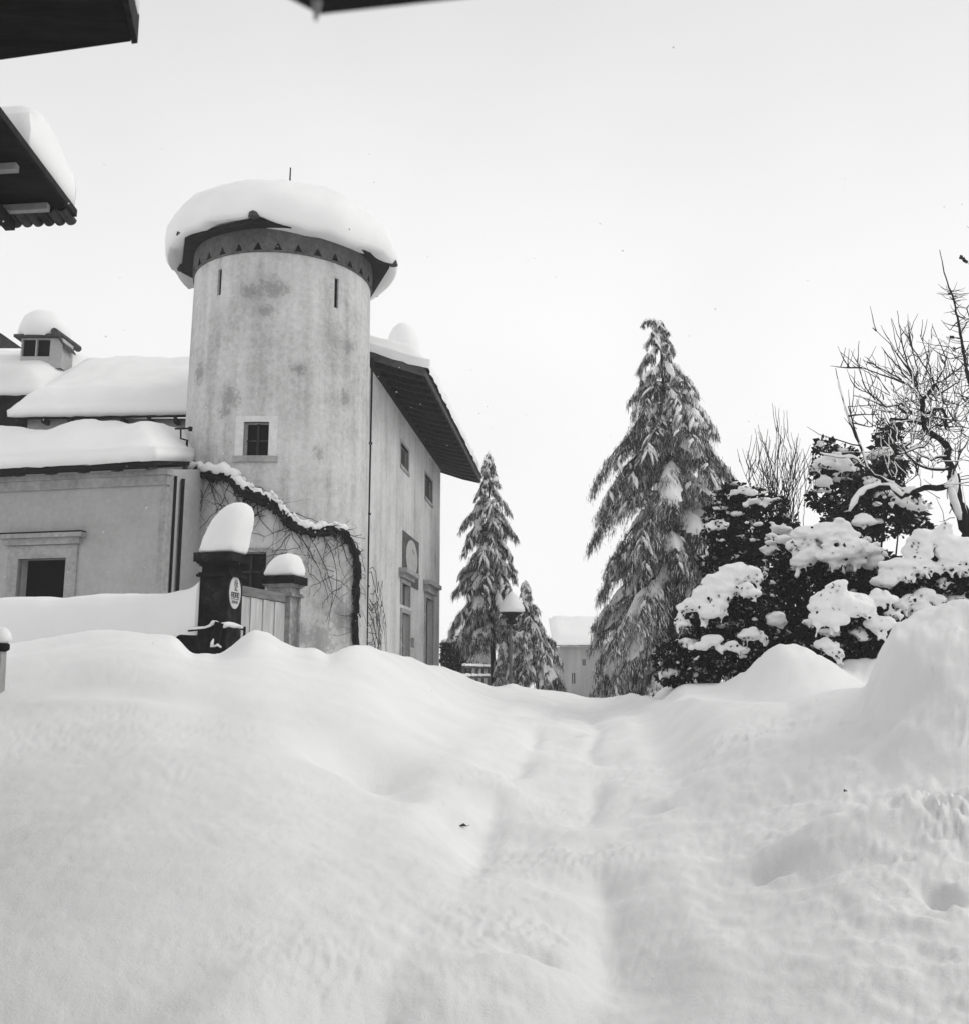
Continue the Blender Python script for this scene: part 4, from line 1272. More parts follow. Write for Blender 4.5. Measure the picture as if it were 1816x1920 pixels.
def conifer(name, label, base, H, prof, nw, seed, cx=lambda t: 0.0, dens=1.0, frost=.35, snow=1.0, skirt=0.0, droop=1.0, width=.03, group=None, nod=0.0):
    """prof(t) = crown radius at height fraction t; nw = whorls of boughs; cx(t) = sideways bend of the stem"""
    rnd = random.Random(seed); rs = np.random.RandomState(seed)
    T = thing(name, label, 'tree', base, 0, group)
    def stem(t):
        u = max(0.0, t - .955) / .045
        return Vector((cx(t) - nod * u ** 2, .15 * math.sin(t * 3 + seed), H * t - nod * .75 * u ** 3))
    g = MB(); ts = np.concatenate([np.linspace(-.03, .95, 20), np.linspace(.955, 1, 10)])
    g.tube([stem(t) for t in ts], [max(.012, H * .013 * (1 - .97 * max(t, 0)) ** .9) for t in ts], 9)
    fo, sn, wood = Cloud(), MB(), g
    boughs = []
    for w in range(nw):
        tw0 = skirt + (1 - skirt) * (1 - (1 - (w + .3) / nw) ** 0.9) * .99
        nb = max(5, int(5 + 2.1 * prof(tw0)))
        az0 = rnd.uniform(0, 6.28)
        for k in range(nb):
            boughs.append((min(.97, tw0 + rnd.gauss(0, .24) / nw), az0 + 6.2832 * k / nb + rnd.uniform(-.3, .3)))
    boughs += [(t_, rnd.uniform(0, 6.28)) for t_ in np.linspace(.93, 1.0, 26)]
    zup = np.array([0, 0, 1.0])
    for k, (t, az) in enumerate(boughs):
        R_ = max(.10, prof(t) * (rnd.uniform(.5, 1.0) if rnd.random() < .72 else rnd.uniform(1.0, 1.14)))
        dirv = np.array([math.cos(az), math.sin(az), 0]); perp = np.array([-dirv[1], dirv[0], 0])
        s0 = np.array(stem(min(1, t + (R_ * .42 / H * droop if t < .93 else 0))))
        nseg = 8
        up = rnd.uniform(.0, .30); dr = rnd.uniform(.55, 1.05) * droop; bend = rnd.uniform(-.2, .2)
        q = np.linspace(0, 1, nseg + 1)
        B = s0 + np.outer(R_ * q ** .88, dirv) + np.outer(R_ * (up * q - dr * q ** 2.1), zup) + np.outer(R_ * bend * q * q, perp)
        def along(x):
            f = np.clip(np.asarray(x), 0, .9999) * nseg; i = f.astype(int); u = (f - i)[..., None]
            return B[i] * (1 - u) + B[i + 1] * u, unit((B[i + 1] - B[i]).reshape(-1, 3)).reshape(B[i].shape)
        wood.tube([tuple(p) for p in B], [max(.006, .022 * R_ * (1 - .85 * i / nseg)) for i in range(nseg + 1)], 4, cap=False)
        # hanging side branchlets, each carrying short needle sprays
        nbl = int(7 + 13 * R_)
        bq = rs.uniform(.10, 1, nbl) ** .85
        side = rs.choice([-1.0, 1.0], nbl)
        P0, TG = along(bq)
        ln = (.12 + .30 * R_ * np.sin(np.minimum(bq, .9) / .9 * 2.4 + .35)) * rs.uniform(.55, 1.2, nbl) * .8
        out = unit(TG * rs.uniform(.25, .9, nbl)[:, None] + perp * (side * rs.uniform(.3, 1.0, nbl))[:, None] + zup * rs.uniform(-.55, .0, nbl)[:, None])
        npb = max(8, int((18 + 20 * min(R_, 2.0)) * dens))
        u = rs.uniform(0, 1, (nbl, npb))
        P = P0[:, None, :] + out[:, None, :] * (u * ln[:, None])[..., None] - zup * (u ** 1.8 * ln[:, None] * rs.uniform(.3, .9, nbl)[:, None])[..., None] + rs.normal(0, .022 + .016 * R_, (nbl, npb, 3))
        D = unit((out[:, None, :] * rs.uniform(.3, 1, (nbl, npb))[..., None] - zup * rs.uniform(.25, 1.1, (nbl, npb))[..., None] + rs.normal(0, .28, (nbl, npb, 3))).reshape(-1, 3))
        P = P.reshape(-1, 3); n = len(P)
        fr = np.clip(frost + rnd.gauss(0, .15) + np.repeat(rs.normal(0, .22, nbl), npb), .05, .95)
        r1, r2 = rs.uniform(0, 1, n), rs.uniform(0, 1, n)
        m = np.where(r1 < fr, np.where(r2 < .34, 2, np.where(r2 < .56, 1, 3)), 0)
        L = (.08 + .10 * min(1, R_ / 1.4)) * rs.uniform(.5, 1.5, n)
        fo.strips(P, D, L, width * rs.uniform(.35, .8, n), rs.uniform(.2, 1, n), m, rs)
        # snow: draped over the bough's back, thick on some, in crumbs on others
        ld = rnd.random()
        if ld < .88 * snow:
            heavy = ld < .52 * snow
            q0 = rnd.uniform(.12, .45) if heavy else rnd.uniform(.05, .4); q1 = min(1.0, q0 + (rnd.uniform(.35, .6) if heavy else rnd.uniform(.2, .5)))
            nn, K = 11, 7
            wd = (.045 + .13 * R_) * rnd.uniform(.6, 1.15) if heavy else (.03 + .055 * R_) * rnd.uniform(.6, 1.2)
            th = (.08 + .075 * R_) if heavy else (.03 + .022 * R_)
            n0 = len(sn.v)
            for i in range(nn + 1):
                qq = q0 + (q1 - q0) * i / nn
                p, tg = along(np.array([qq])); p = p[0]
                w_ = math.sin((i + .3) / (nn + .6) * math.pi) ** .55 * (1 + .35 * noise.noise(Vector((i * .7, k * 3.1, seed))))
                for j in range(K + 1):
                    x = (j / K * 2 - 1)
                    xx = x * wd * w_ * (1 + .3 * noise.noise(Vector((i * .9, k * 1.7, x * 2 + seed))))
                    zz = -abs(xx) * .75 - .01 + (th * w_ * (1 - x * x) ** .7 * (1 + .5 * noise.noise(Vector((i * .8, x * 3, k * 2.3)))))
                    sn.v.append(tuple(p + perp * xx + zup * (zz + .02)))
            for i in range(nn):
                for j in range(K):
                    a_ = n0 + i * (K + 1) + j
                    sn.face((a_, a_ + 1, a_ + K + 2, a_ + K + 1))
        for j in range(int(8 * snow * min(R_ + .3, 2.5))):
            i = rnd.randrange(nbl); f = rnd.uniform(.2, .8)
            p = P0[i] + out[i] * ln[i] * f + zup * .012; tg = out[i] - zup * .5
            r = rnd.choice((.02, .03, .045, .07)) * rnd.uniform(.7, 1.2) * (1 + .3 * min(R_, 2)); l = rnd.uniform(.8, 2.0)
            sn.tube([tuple(p - tg * r * l), tuple(p - tg * r * .3), tuple(p + tg * r * l * .6), tuple(p + tg * r * l * 1.5 - zup * r * .8)], [r * .3, r * rnd.uniform(.7, 1.1), r * .8, r * .15], 6, flat=.6)
    g.build('trunk', BARK, T, True)
    fo.build('crown', [NEEDLE, NEEDLE_FROST, NEEDLE_MID, SNOW_SOFT], T)
    o = sn.build('snow_load', SNOW_SOFT, T, True); o['kind'] = 'stuff'
    return T

def prof_from(points):
    xs = [p[0] for p in points]; ys = [p[1] for p in points]
    return lambda t: float(np.interp(t, xs, ys))
bB = at(1262, 1302, 38.0)
bT = at(1212, 582, 38.0)
Hb = bT.z - bB.z
conifer('spruce_tree', 'tallest snow laden conifer with a nodding tip beside the evergreen shrubs', (bB.x, bB.y, bB.z), Hb,
        prof_from([(0, 3.1), (.2, 2.9), (.4, 2.9), (.56, 2.8), (.64, 2.5), (.70, 2.05), (.76, 1.7), (.83, 1.25), (.89, .95), (.94, .55), (1, .14)]), 19, 5,
        cx=lambda t: .12 * math.sin(t * 4), nod=.62, dens=.95, frost=.42, snow=1.12)
mB = at(925, 1288, 40.0); mT = at(915, 850, 40.0)
conifer('spruce_tree', 'middle sized snowy conifer with bare trunk foot behind the street lamp', (mB.x, mB.y, mB.z), mT.z - mB.z,
        prof_from([(0, 1.9), (.14, 1.95), (.3, 1.7), (.42, 1.35), (.55, 1.35), (.68, 1.15), (.8, .8), (.9, .45), (1, .1)]), 13, 9,
        cx=lambda t: -.22 * t, dens=1.0, frost=.46, snow=1.15, skirt=.16)
sB = at(1018, 1300, 37.0); sT = at(983, 1092, 37.0)
conifer('spruce_tree', 'small frosted conifer drooping to the right of the street lamp', (sB.x - .2, sB.y, sB.z), sT.z - sB.z,
        prof_from([(0, 1.35), (.2, 1.15), (.4, .95), (.6, .7), (.8, .4), (1, .08)]), 9, 23, cx=lambda t: -.45 * t, dens=1.0, frost=.7, snow=1.0)

# ------------------------------------------------------------------ evergreen shrubs with pillows of snow
_b = bmesh.new(); bmesh.ops.create_icosphere(_b, subdivisions=2, radius=1.0)
ICO_V = np.array([tuple(v.co) for v in _b.verts]); ICO_F = np.array([[v.index for v in f.verts] for f in _b.faces]); _b.free()
def remeshed(name, balls, voxel, parent, rough=.03, seed=0):
    C = np.array([tuple(b_[0]) for b_ in balls]); S_ = np.array([b_[1:] for b_ in balls])
    V = (C[:, None, :] + ICO_V[None] * S_[:, None, :]).reshape(-1, 3)
    Fc = (np.arange(len(balls))[:, None, None] * len(ICO_V) + ICO_F[None]).reshape(-1, 3)
    me = bpy.data.meshes.new(name + '_src'); me.from_pydata(V.tolist(), [], Fc.tolist()); me.update()
    o = bpy.data.objects.new(name + '_src', me); COL.objects.link(o)
    md = o.modifiers.new('r', 'REMESH'); md.mode = 'VOXEL'; md.voxel_size = voxel
    ms = o.modifiers.new('s', 'SMOOTH'); ms.factor = .5; ms.iterations = 6
    dg = bpy.context.evaluated_depsgraph_get()
    res = bpy.data.meshes.new_from_object(o.evaluated_get(dg))
    bpy.data.objects.remove(o); bpy.data.meshes.remove(me)
    n = len(res.vertices)
    co = np.empty(n * 3); res.vertices.foreach_get('co', co); co = co.reshape(-1, 3)
    no = np.empty(n * 3); res.vertices.foreach_get('normal', no); no = no.reshape(-1, 3)
    x, y, z = co.T
    dsp = 1.3 * rough * vnoise(x * 4 + y * 1.9 + seed, z * 4 + y * 2.4, 3) + .8 * rough * vnoise(x * 9 + y * 6 + seed, z * 9 - y * 7, 4) + .45 * rough * vnoise(x * 21 + y * 13, z * 21 - y * 15, 5)
    co += no * dsp[:, None]
    res.vertices.foreach_set('co', co.reshape(-1))
    res.polygons.foreach_set('use_smooth', [True] * len(res.polygons))
    res.materials.clear(); res.materials.append(SNOW_SOFT)
    res.name = name
    res.update()
    o2 = bpy.data.objects.new(name, res); COL.objects.link(o2)
    if parent: o2.parent = parent
    return o2

def shrub(label, lobes, snow, Y, seed, leaf=.09, nleaf=2600, clump=.11, frost=.12, loose=40, group='evergreen shrubs along the garden edge'):
    """lobes: (px, py, rx, rz, dY); snow patches: (px, py, rx, rz, dY, n)"""
    rnd = random.Random(seed)
    k = Y * CP / F
    c0 = at(lobes[0][0], 1280, Y)
    S = thing('evergreen_shrub', label, 'shrub', (c0.x, Y, gz(c0.x, Y)), 0, group)
    o_ = S.location
    L = []
    for (px, py, rx, rz, dY) in lobes:
        c = at(px, py, Y + dY) - o_
        RX, RY_, RZ = rx * k, max(rx, rz) * k * .8, rz * k
        L.append((c, RX * .8, RY_ * .8, RZ * .8))
        for j in range(15):                                     # ragged side shoots break the outline
            v = Vector((rnd.gauss(0, 1), rnd.gauss(0, 1), rnd.gauss(0, 1) + .2)).normalized()
            f = rnd.uniform(.16, .42)
            L.append((c + Vector((v.x * RX, v.y * RY_, v.z * RZ)) * rnd.uniform(.66, 1.05), RX * f, RY_ * f, RZ * f))
    fo = Cloud(); rs = np.random.RandomState(seed)
    tot = sum(l[1] * l[3] for l in L)
    poke = []
    def leaf_at(p, v, sz, m): poke.append((tuple(p), tuple(v), sz, m))
    for (c, rx, ry, rz) in L:
        n = int(nleaf * 1.5 * rx * rz / tot)
        if n < 1: continue
        v = unit(rs.normal(0, 1, (n, 3)))
        inner = rs.uniform(0, 1, n) < .3
        nz = np.array([noise.noise(Vector(x) * 2.2 + c * 1.7) for x in v])
        r = np.where(inner, rs.uniform(.3, .8, n), rs.uniform(.75, 1.12, n) * (1 + .3 * nz))
        P = np.array(c) + v * np.array([rx, ry, rz]) * r[:, None]
        fo.leaves(P, v, leaf * rs.uniform(.5, 1.3, n) * np.where(inner, 2.0, 1.0), np.where(~inner & (rs.uniform(0, 1, n) < frost), 1, 0), rs)
    g = MB()
    for (c, rx, ry, rz) in L[::16]:
        b = Vector((c.x * .5, c.y * .5, -.2))
        g.tube([b, b.lerp(c, .55) + Vector((rnd.uniform(-.1, .1), 0, 0)), c + Vector((0, 0, rz * .5))], [.045, .03, .012], 6)
    g.build('stems', BARK, S, True)
    balls = []
    for (px, py, rx, rz, dY, n) in snow:
        c = at(px, py, Y + dY) - o_
        X_, Z_ = rx * k, rz * k
        for j in range(int(n * 1.25)):
            u, v, w_ = rnd.uniform(-1, 1), rnd.uniform(-1, 1), rnd.uniform(-1, 1)
            if u * u + v * v > 1: u *= .7; v *= .7
            dome = max(0, 1 - u * u - w_ * w_ * .4)
            p = c + Vector((u * X_, -abs(v) * X_ * .35 + .25 * X_ * (1 - dome), v * Z_ * .8 + (dome - .5) * Z_ * .7 - .35 * Z_ * (u * u)))
            nz = noise.noise(p * 2.6 + Vector((seed, 0, 0)))
            if nz < -.22: continue                              # bare patches where leaves show
            edge = u * u + v * v > .5
            r = clump * (rnd.uniform(.35, .75) if edge else rnd.uniform(.7, 1.7)) * min(1.2, .6 + Z_ / .4)
            balls.append((p, r * rnd.uniform(1.0, 1.7), r, r * rnd.uniform(.5, .75)))
            if edge and v < .2 and rnd.random() < .75:          # lobes that hang off the edge
                kx = rnd.uniform(-.5, .5) * r
                for q in (.8, 1.6, 2.4)[:rnd.randint(1, 3)]:
                    balls.append((p + Vector((kx * q, -r * .25 * q, -r * q)), r * (.85 - .2 * q), r * .5, r * .7))
            for q in range(3):
                if rnd.random() < .30 and noise.noise(p * 1.9) > -.05:
                    leaf_at(p + Vector((rnd.uniform(-1, 1), -.7, rnd.uniform(-1, .6))) * r, Vector((rnd.uniform(-1, 1), -1, rnd.uniform(-.8, .5))).normalized(), leaf * rnd.uniform(.7, 1.3), 0)
    for (c, rx, ry, rz) in [l for i, l in enumerate(L) if i % 16]:
        if rnd.random() > .62: continue
        top = c + Vector((rnd.uniform(-.2, .2) * rx, -ry * .35, rz * .72))
        w_ = min(rx, .32) * rnd.uniform(.5, .95); h_ = clump * rnd.uniform(.4, .75)
        balls.append((top, w_, w_ * .8, h_))
        for q in range(rnd.randint(2, 5)):
            a_ = rnd.uniform(-1, 1)
            e_ = top + Vector((a_ * w_ * .95, -rnd.uniform(.2, .7) * w_, -h_ * rnd.uniform(.3, 1.4)))
            balls.append((e_, w_ * rnd.uniform(.22, .45), w_ * .3, h_ * rnd.uniform(.6, 1.2)))
    for j in range(int(loose * 2.2)):                           # small tufts caught lower down
        (c, rx, ry, rz) = rnd.choice(L)
        v = Vector((rnd.gauss(0, 1), -abs(rnd.gauss(0, 1)), rnd.gauss(.2, .8))).normalized()
        p = c + Vector((v.x * rx, v.y * ry, v.z * rz)) * 1.06
        r = clump * rnd.uniform(.14, .42)
        balls.append((p, r * 1.3, r, r * .8))
        if rnd.random() < .6: balls.append((p + Vector((r * 1.2, 0, -r * .5)), r, r * .8, r * .6))
        if rnd.random() < .4: balls.append((p + Vector((-r * 1.1, 0, -r * .7)), r * .8, r * .8, r * .6))
    fo.leaves(np.array([x[0] for x in poke]), np.array([x[1] for x in poke]), np.array([x[2] for x in poke]), np.array([x[3] for x in poke]), rs)
    fo.build('foliage', [LEAF, LEAF_FROST], S)
    o = remeshed('snow_load', balls, .027 * Y / 20, S, .04, seed)
    o['kind'] = 'stuff'
    return S

shrub('dark evergreen shrub with streaky snow shelves close against the tall conifer',
      [(1395, 945, 62, 34, 0), (1355, 1000, 42, 34, 0), (1440, 1000, 46, 40, .2), (1390, 1050, 62, 50, 0), (1380, 1110, 60, 60, .3), (1420, 1180, 60, 80, .5)],
      [(1392, 922, 34, 10, -.8, 16), (1420, 945, 36, 10, -.9, 16), (1360, 985, 45, 12, -.7, 26), (1420, 985, 45, 12, -.8, 26), (1460, 1000, 28, 16, -.8, 18), (1440, 1035, 24, 20, -.9, 16), (1340, 1010, 22, 8, -.7, 8)],
      22.5, 31, nleaf=9000, leaf=.10, clump=.075, loose=70)
shrub('tallest evergreen shrub standing behind the others under the bare fruit tree',
      [(1565, 880, 44, 45, 0), (1548, 842, 26, 18, 0), (1600, 945, 70, 50, 0), (1690, 965, 60, 45, .2), (1650, 900, 44, 46, .3), (1668, 836, 24, 50, .6), (1600, 1010, 60, 60, .4)],
      [(1560, 868, 38, 16, -.6, 26), (1600, 880, 34, 12, -.6, 14), (1680, 940, 50, 14, -.7, 22), (1720, 950, 30, 10, -.7, 10), (1655, 850, 22, 10, -.4, 8), (1640, 905, 30, 10, -.6, 10), (1545, 905, 12, 12, -.6, 6)],
      24.0, 32, nleaf=6000, leaf=.11, clump=.10, loose=70)
shrub('big black hearted evergreen shrub with hanging snow pillows in the middle',
      [(1480, 1150, 74, 120, .2), (1545, 1060, 56, 60, 0), (1600, 1070, 66, 56, 0), (1620, 1130, 70, 70, .4), (1490, 1060, 44, 50, .2), (1540, 1180, 60, 80, .6)],
      [(1555, 1000, 56, 22, -.9, 60), (1508, 1012, 26, 20, -.8, 24), (1515, 1050, 20, 18, -.9, 14), (1558, 1045, 18, 34, -1.15, 20), (1592, 1040, 16, 28, -1.1, 14), (1610, 1030, 24, 22, -1.0, 16), (1632, 1000, 12, 34, -.9, 16), (1618, 978, 10, 16, -.6, 8), (1640, 1060, 14, 14, -.9, 8), (1455, 1010, 24, 14, -.5, 12)],
      21.0, 33, nleaf=11000, leaf=.10, clump=.12, loose=60)
shrub('low front shrub wearing one round snow bonnet above black foliage',
      [(1585, 1180, 66, 54, 0), (1600, 1225, 60, 44, 0), (1540, 1225, 40, 34, .1), (1640, 1200, 40, 40, .1), (1655, 1165, 36, 36, .2)],
      [(1580, 1125, 54, 30, -.75, 90), (1545, 1150, 20, 22, -.8, 26), (1570, 1160, 18, 18, -.9, 16), (1610, 1150, 16, 18, -.85, 14), (1650, 1120, 16, 20, -.5, 16), (1655, 1170, 14, 18, -.6, 12), (1548, 1208, 22, 8, -.7, 10), (1565, 1228, 14, 8, -.75, 6), (1675, 1150, 20, 14, -.4, 12)],
      18.5, 34, nleaf=8000, leaf=.085, clump=.105, loose=45)
shrub('rightmost evergreen shrub heaped with broad snow above the steep bank',
      [(1745, 1070, 80, 54, 0), (1800, 1080, 60, 60, 0), (1700, 1110, 50, 36, 0), (1690, 1150, 50, 34, .1), (1870, 1090, 80, 60, 0), (1760, 1130, 70, 30, .3)],
      [(1755, 1015, 58, 30, -.8, 90), (1800, 1045, 36, 36, -.9, 50), (1690, 1075, 38, 20, -.8, 36), (1660, 1085, 16, 14, -.8, 10), (1720, 1060, 30, 18, -.85, 24), (1700, 1135, 40, 14, -.8, 26), (1740, 1120, 26, 10, -.8, 14), (1855, 1040, 60, 36, -.8, 50), (1720, 1140, 30, 10, -.8, 10)],
      19.5, 35, nleaf=9000, leaf=.09, clump=.115, loose=60)
shrub('spreading low shrub with a long sloping snow slab at the foot of the conifer',
      [(1340, 1190, 60, 60, .1), (1395, 1150, 56, 66, 0), (1300, 1235, 60, 40, 0), (1395, 1225, 66, 44, 0), (1440, 1190, 40, 70, .3), (1440, 1240, 36, 30, .2), (1270, 1250, 50, 30, .2)],
      [(1300, 1145, 26, 16, -.7, 40), (1325, 1120, 26, 18, -.75, 44), (1350, 1095, 26, 20, -.75, 44), (1375, 1075, 24, 18, -.75, 40), (1402, 1080, 22, 14, -.75, 30), (1330, 1145, 30, 18, -.85, 40), (1365, 1115, 26, 18, -.85, 34), (1400, 1110, 20, 12, -.9, 16), (1280, 1165, 16, 10, -.6, 14), (1415, 1190, 26, 14, -.8, 18), (1450, 1170, 16, 20, -.6, 14), (1335, 1200, 14, 12, -.8, 8), (1370, 1215, 30, 10, -.8, 12), (1310, 1215, 22, 8, -.8, 10)],
      19.8, 36, nleaf=10000, leaf=.085, clump=.10, loose=90, frost=.25)

# ------------------------------------------------------------------ bare trees on the right
def limb(mb, sn, pts, r0, r1, rnd, jit=1.0, snow=.0, sides=6):
    """pts = [(px, py, Y)]; finer wobble between them"""
    P = [at(*p) for p in pts]
    out = []
    for a, b in zip(P, P[1:]):
        n = max(2, int((b - a).length / .12))
        for i in range(n): out.append(a.lerp(b, i / n) + Vector((rnd.uniform(-1, 1), rnd.uniform(-1, 1), rnd.uniform(-1, 1))) * .014 * jit)
    out.append(P[-1])
    n = len(out) - 1
    rr = [r0 + (r1 - r0) * i / n for i in range(n + 1)]
    mb.tube(out, [r * rnd.uniform(.85, 1.12) for r in rr], sides, cap=False)
    if snow > 0 and sn is not None:
        i = 0
        while i < n - 2:
            run = rnd.randint(3, 9)
            sg = out[i:i + run + 1]; rs = rr[i:i + run + 1]
            if rnd.random() < .85 and len(sg) > 2:
                k = len(sg) - 1
                sn.tube([p + Vector((0, 0, r * .8 + snow * .35)) for p, r in zip(sg, rs)], [max(.008, snow * (math.sin((j + .4) / (k + .8) * math.pi) ** .5) * rnd.uniform(.7, 1.2)) for j in range(k + 1)], 6)
            i += run
    return out

rt_ = random.Random(77)
YF = 20.5
fruit = thing('bare_tree', 'gnarled bare fruit tree with snow on its crooked limbs at right', 'tree', (at(1806, 1040, YF).x, YF, at(1806, 1040, YF).z))
tk, sn = MB(), MB()
fl = lambda *q: [(x, y, YF + d) for x, y, d in q]
limb(tk, sn, fl((1822, 1060, 0), (1815, 1000, 0), (1806, 965, 0), (1794, 945, 0), (1790, 915, 0), (1786, 890, 0)), .17, .12, rt_, 1, .0, 9)
limb(tk, sn, fl((1786, 890, 0), (1781, 876, -.05), (1774, 858, -.05), (1778, 843, 0), (1767, 827, 0), (1750, 816, 0), (1736, 809, .05), (1731, 790, 0), (1729, 768, 0), (1728, 750, 0), (1741, 737, .05), (1752, 720, 0)), .085, .035, rt_, 1, .02, 8)
limb(tk, sn, fl((1786, 905, 0), (1765, 914, -.1), (1735, 915, -.15), (1715, 921, -.2), (1700, 927, -.2), (1690, 932, -.2), (1680, 924, -.2), (1665, 913, -.2), (1646, 911, -.2), (1622, 919, -.25), (1606, 932, -.25), (1592, 962, -.2)), .07, .015, rt_, 1, .075, 7)
limb(tk, sn, fl((1700, 927, -.2), (1672, 908, -.1), (1655, 900, 0), (1640, 892, 0), (1625, 878, .05), (1618, 850, .1), (1609, 830, .1), (1598, 806, .1), (1588, 780, .1), (1580, 750, .1), (1573, 725, .1), (1566, 690, .1)), .042, .007, rt_, .8, .03)
limb(tk, sn, fl((1622, 880, .05), (1608, 862, 0), (1590, 856, 0), (1570, 858, 0), (1545, 852, 0), (1530, 850, 0)), .02, .008, rt_, 1, .04)
limb(tk, sn, fl((1612, 836, .1), (1585, 830, .1), (1560, 822, .1), (1535, 814, .1), (1512, 800, .1)), .016, .005, rt_, .8, .0)
limb(tk, sn, fl((1781, 876, -.1), (1768, 880, -.1), (1737, 879, -.15), (1716, 868, -.15), (1698, 853, -.1), (1694, 838, -.1), (1708, 830, -.1)), .03, .02, rt_, 1, .02)
limb(tk, sn, fl((1774, 858, -.1), (1762, 856, -.1), (1746, 863, -.1), (1728, 855, -.1), (1708, 844, -.1)), .028, .012, rt_, 1, .025)
limb(tk, sn, fl((1750, 816, 0), (1730, 838, -.05), (1714, 842, -.1), (1694, 850, -.1), (1676, 852, -.1), (1650, 862, -.1)), .026, .01, rt_, 1, .03)
limb(tk, sn, fl((1731, 795, 0), (1712, 790, 0), (1690, 787, 0), (1668, 785, 0)), .04, .025, rt_, 1, .02)
limb(tk, sn, fl((1700, 788, 0), (1700, 776, 0), (1690, 768, 0), (1683, 760, 0), (1690, 755, 0), (1698, 762, 0), (1712, 776, 0), (1722, 770, 0)), .03, .014, rt_, 1, .03)
limb(tk, sn, fl((1683, 760, 0), (1660, 763, 0), (1630, 750, 0), (1600, 742, 0)), .018, .006, rt_, 1, .02)
limb(tk, sn, fl((1736, 775, 0), (1750, 768, 0), (1764, 766, 0), (1772, 775, .05), (1772, 795, .05), (1774, 806, .05)), .03, .018, rt_, 1.4, .02)
limb(tk, sn, fl((1752, 720, 0), (1764, 736, 0), (1768, 752, 0), (1776, 760, 0), (1786, 752, 0)), .025, .012, rt_, 1.2, .02)
for (q0, q1, q2, r_) in (((1790, 950, -.1), (1786, 930, -.12), (1778, 905, -.1), .09), ((1800, 975, -.12), (1793, 950, -.14), (1786, 925, -.13), .08), ((1772, 912, -.2), (1782, 906, -.15), (1790, 893, -.1), .08), ((1792, 925, -.12), (1790, 900, -.13), (1786, 880, -.1), .07)):
    p_ = [at(x, y, YF + d) for x, y, d in (q0, q1, q2)]
    sn.tube([p_[0], p_[0].lerp(p_[1], .5), p_[1], p_[1].lerp(p_[2], .5), p_[2]], [r_ * .4, r_ * .9, r_, r_ * .9, r_ * .3], 8)
for k in range(14):                                            # tangle of spurs
    x, y = rt_.uniform(1738, 1775), rt_.uniform(765, 805)
    limb(tk, None, fl((x, y, 0), (x + rt_.uniform(-12, 12), y + rt_.uniform(-12, 12), 0), (x + rt_.uniform(-20, 20), y + rt_.uniform(-14, 14), .05)), .018, .008, rt_, 1.5)
tw2 = MB(); sn2 = MB()
shoots = [((1720, 728), (1700, 690), (1664, 640), (1636, 614)), ((1722, 724), (1705, 690), (1682, 655), (1670, 596)), ((1715, 722), (1700, 680), (1690, 640), (1681, 582)), ((1752, 720), (1735, 690), (1712, 655), (1694, 612)),
          ((1750, 716), (1740, 680), (1733, 650), (1724, 628)), ((1754, 716), (1770, 690), (1773, 670), (1748, 612)), ((1728, 745), (1700, 720), (1660, 700), (1620, 668)), ((1700, 720), (1660, 705), (1610, 688), (1575, 660)),
          ((1690, 712), (1650, 690), (1625, 678)), ((1615, 690), (1585, 690), (1556, 686)), ((1728, 745), (1712, 720), (1690, 700), (1665, 634)), ((1640, 750), (1620, 725), (1612, 700), (1606, 672)),
          ((1660, 763), (1640, 745), (1622, 735), (1600, 724)), ((1610, 830), (1600, 800), (1590, 762), (1660, 758)), ((1590, 780), (1620, 776), (1650, 778)), ((1592, 792), (1630, 800), (1660, 790)),
          ((1772, 795), (1790, 788), (1816, 790)), ((1774, 800), (1800, 800), (1830, 806)), ((1786, 890), (1800, 850), (1830, 800)), ((1650, 862), (1630, 880), (1600, 890)), ((1676, 852), (1668, 880), (1660, 900), (1664, 940)),
          ((1716, 868), (1720, 890), (1700, 905)), ((1606, 932), (1590, 925), (1570, 930)), ((1700, 700), (1672, 676), (1655, 655)), ((1716, 715), (1720, 690), (1708, 650), (1700, 640)),
          ((1760, 740), (1790, 720), (1816, 705)), ((1768, 752), (1800, 760), (1826, 740)), ((1752, 720), (1770, 712), (1800, 690), (1825, 650))]
for s in shoots:
    limb(tw2, None, [(x, y, YF + rt_.uniform(-.25, .25)) for x, y in s], .020, .006, rt_, .7, 0, 4)
for k in range(430):                                           # fine tangle of last year's wood
    x, y = rt_.gauss(1735, 55), rt_.gauss(790, 60)
    a_ = rt_.gauss(-1.7, .8); l_ = rt_.uniform(18, 62)
    dx, dy = l_ * math.cos(a_), l_ * math.sin(a_)
    d_ = rt_.uniform(-.5, .7)
    limb(tw2, sn2 if k % 3 == 0 else None, [(x, y, YF + d_), (x + dx * .5 + rt_.uniform(-5, 5), y + dy * .5, YF + d_), (x + dx, y + dy, YF + d_)], .010, .004, rt_, 1.0, .012 if k % 3 == 0 else 0, 4)
for k in range(140):
    s = rt_.choice(shoots); i = rt_.randrange(len(s) - 1); t = rt_.random()
    x, y = s[i][0] + (s[i + 1][0] - s[i][0]) * t, s[i][1] + (s[i + 1][1] - s[i][1]) * t
    dx, dy = rt_.uniform(-26, 16), rt_.uniform(-50, -6)
    limb(tw2, None, [(x, y, YF), (x + dx * .5, y + dy * .4, YF + .05), (x + dx, y + dy, YF + .1)], .012, .005, rt_, .6, 0, 4)
def rel_build(mb, name, m, T, smooth=True): return mb.build(name, m, T, smooth, T)
rel_build(tk, 'trunk', BARK, fruit); rel_build(sn, 'snow_load', SNOW_SOFT, fruit)
t3 = rel_build(tw2, 'twigs', TWIG, fruit, False); t3['kind'] = 'stuff'
t3 = rel_build(sn2, 'twig_snow', SNOW_SOFT, fruit); t3['kind'] = 'stuff'

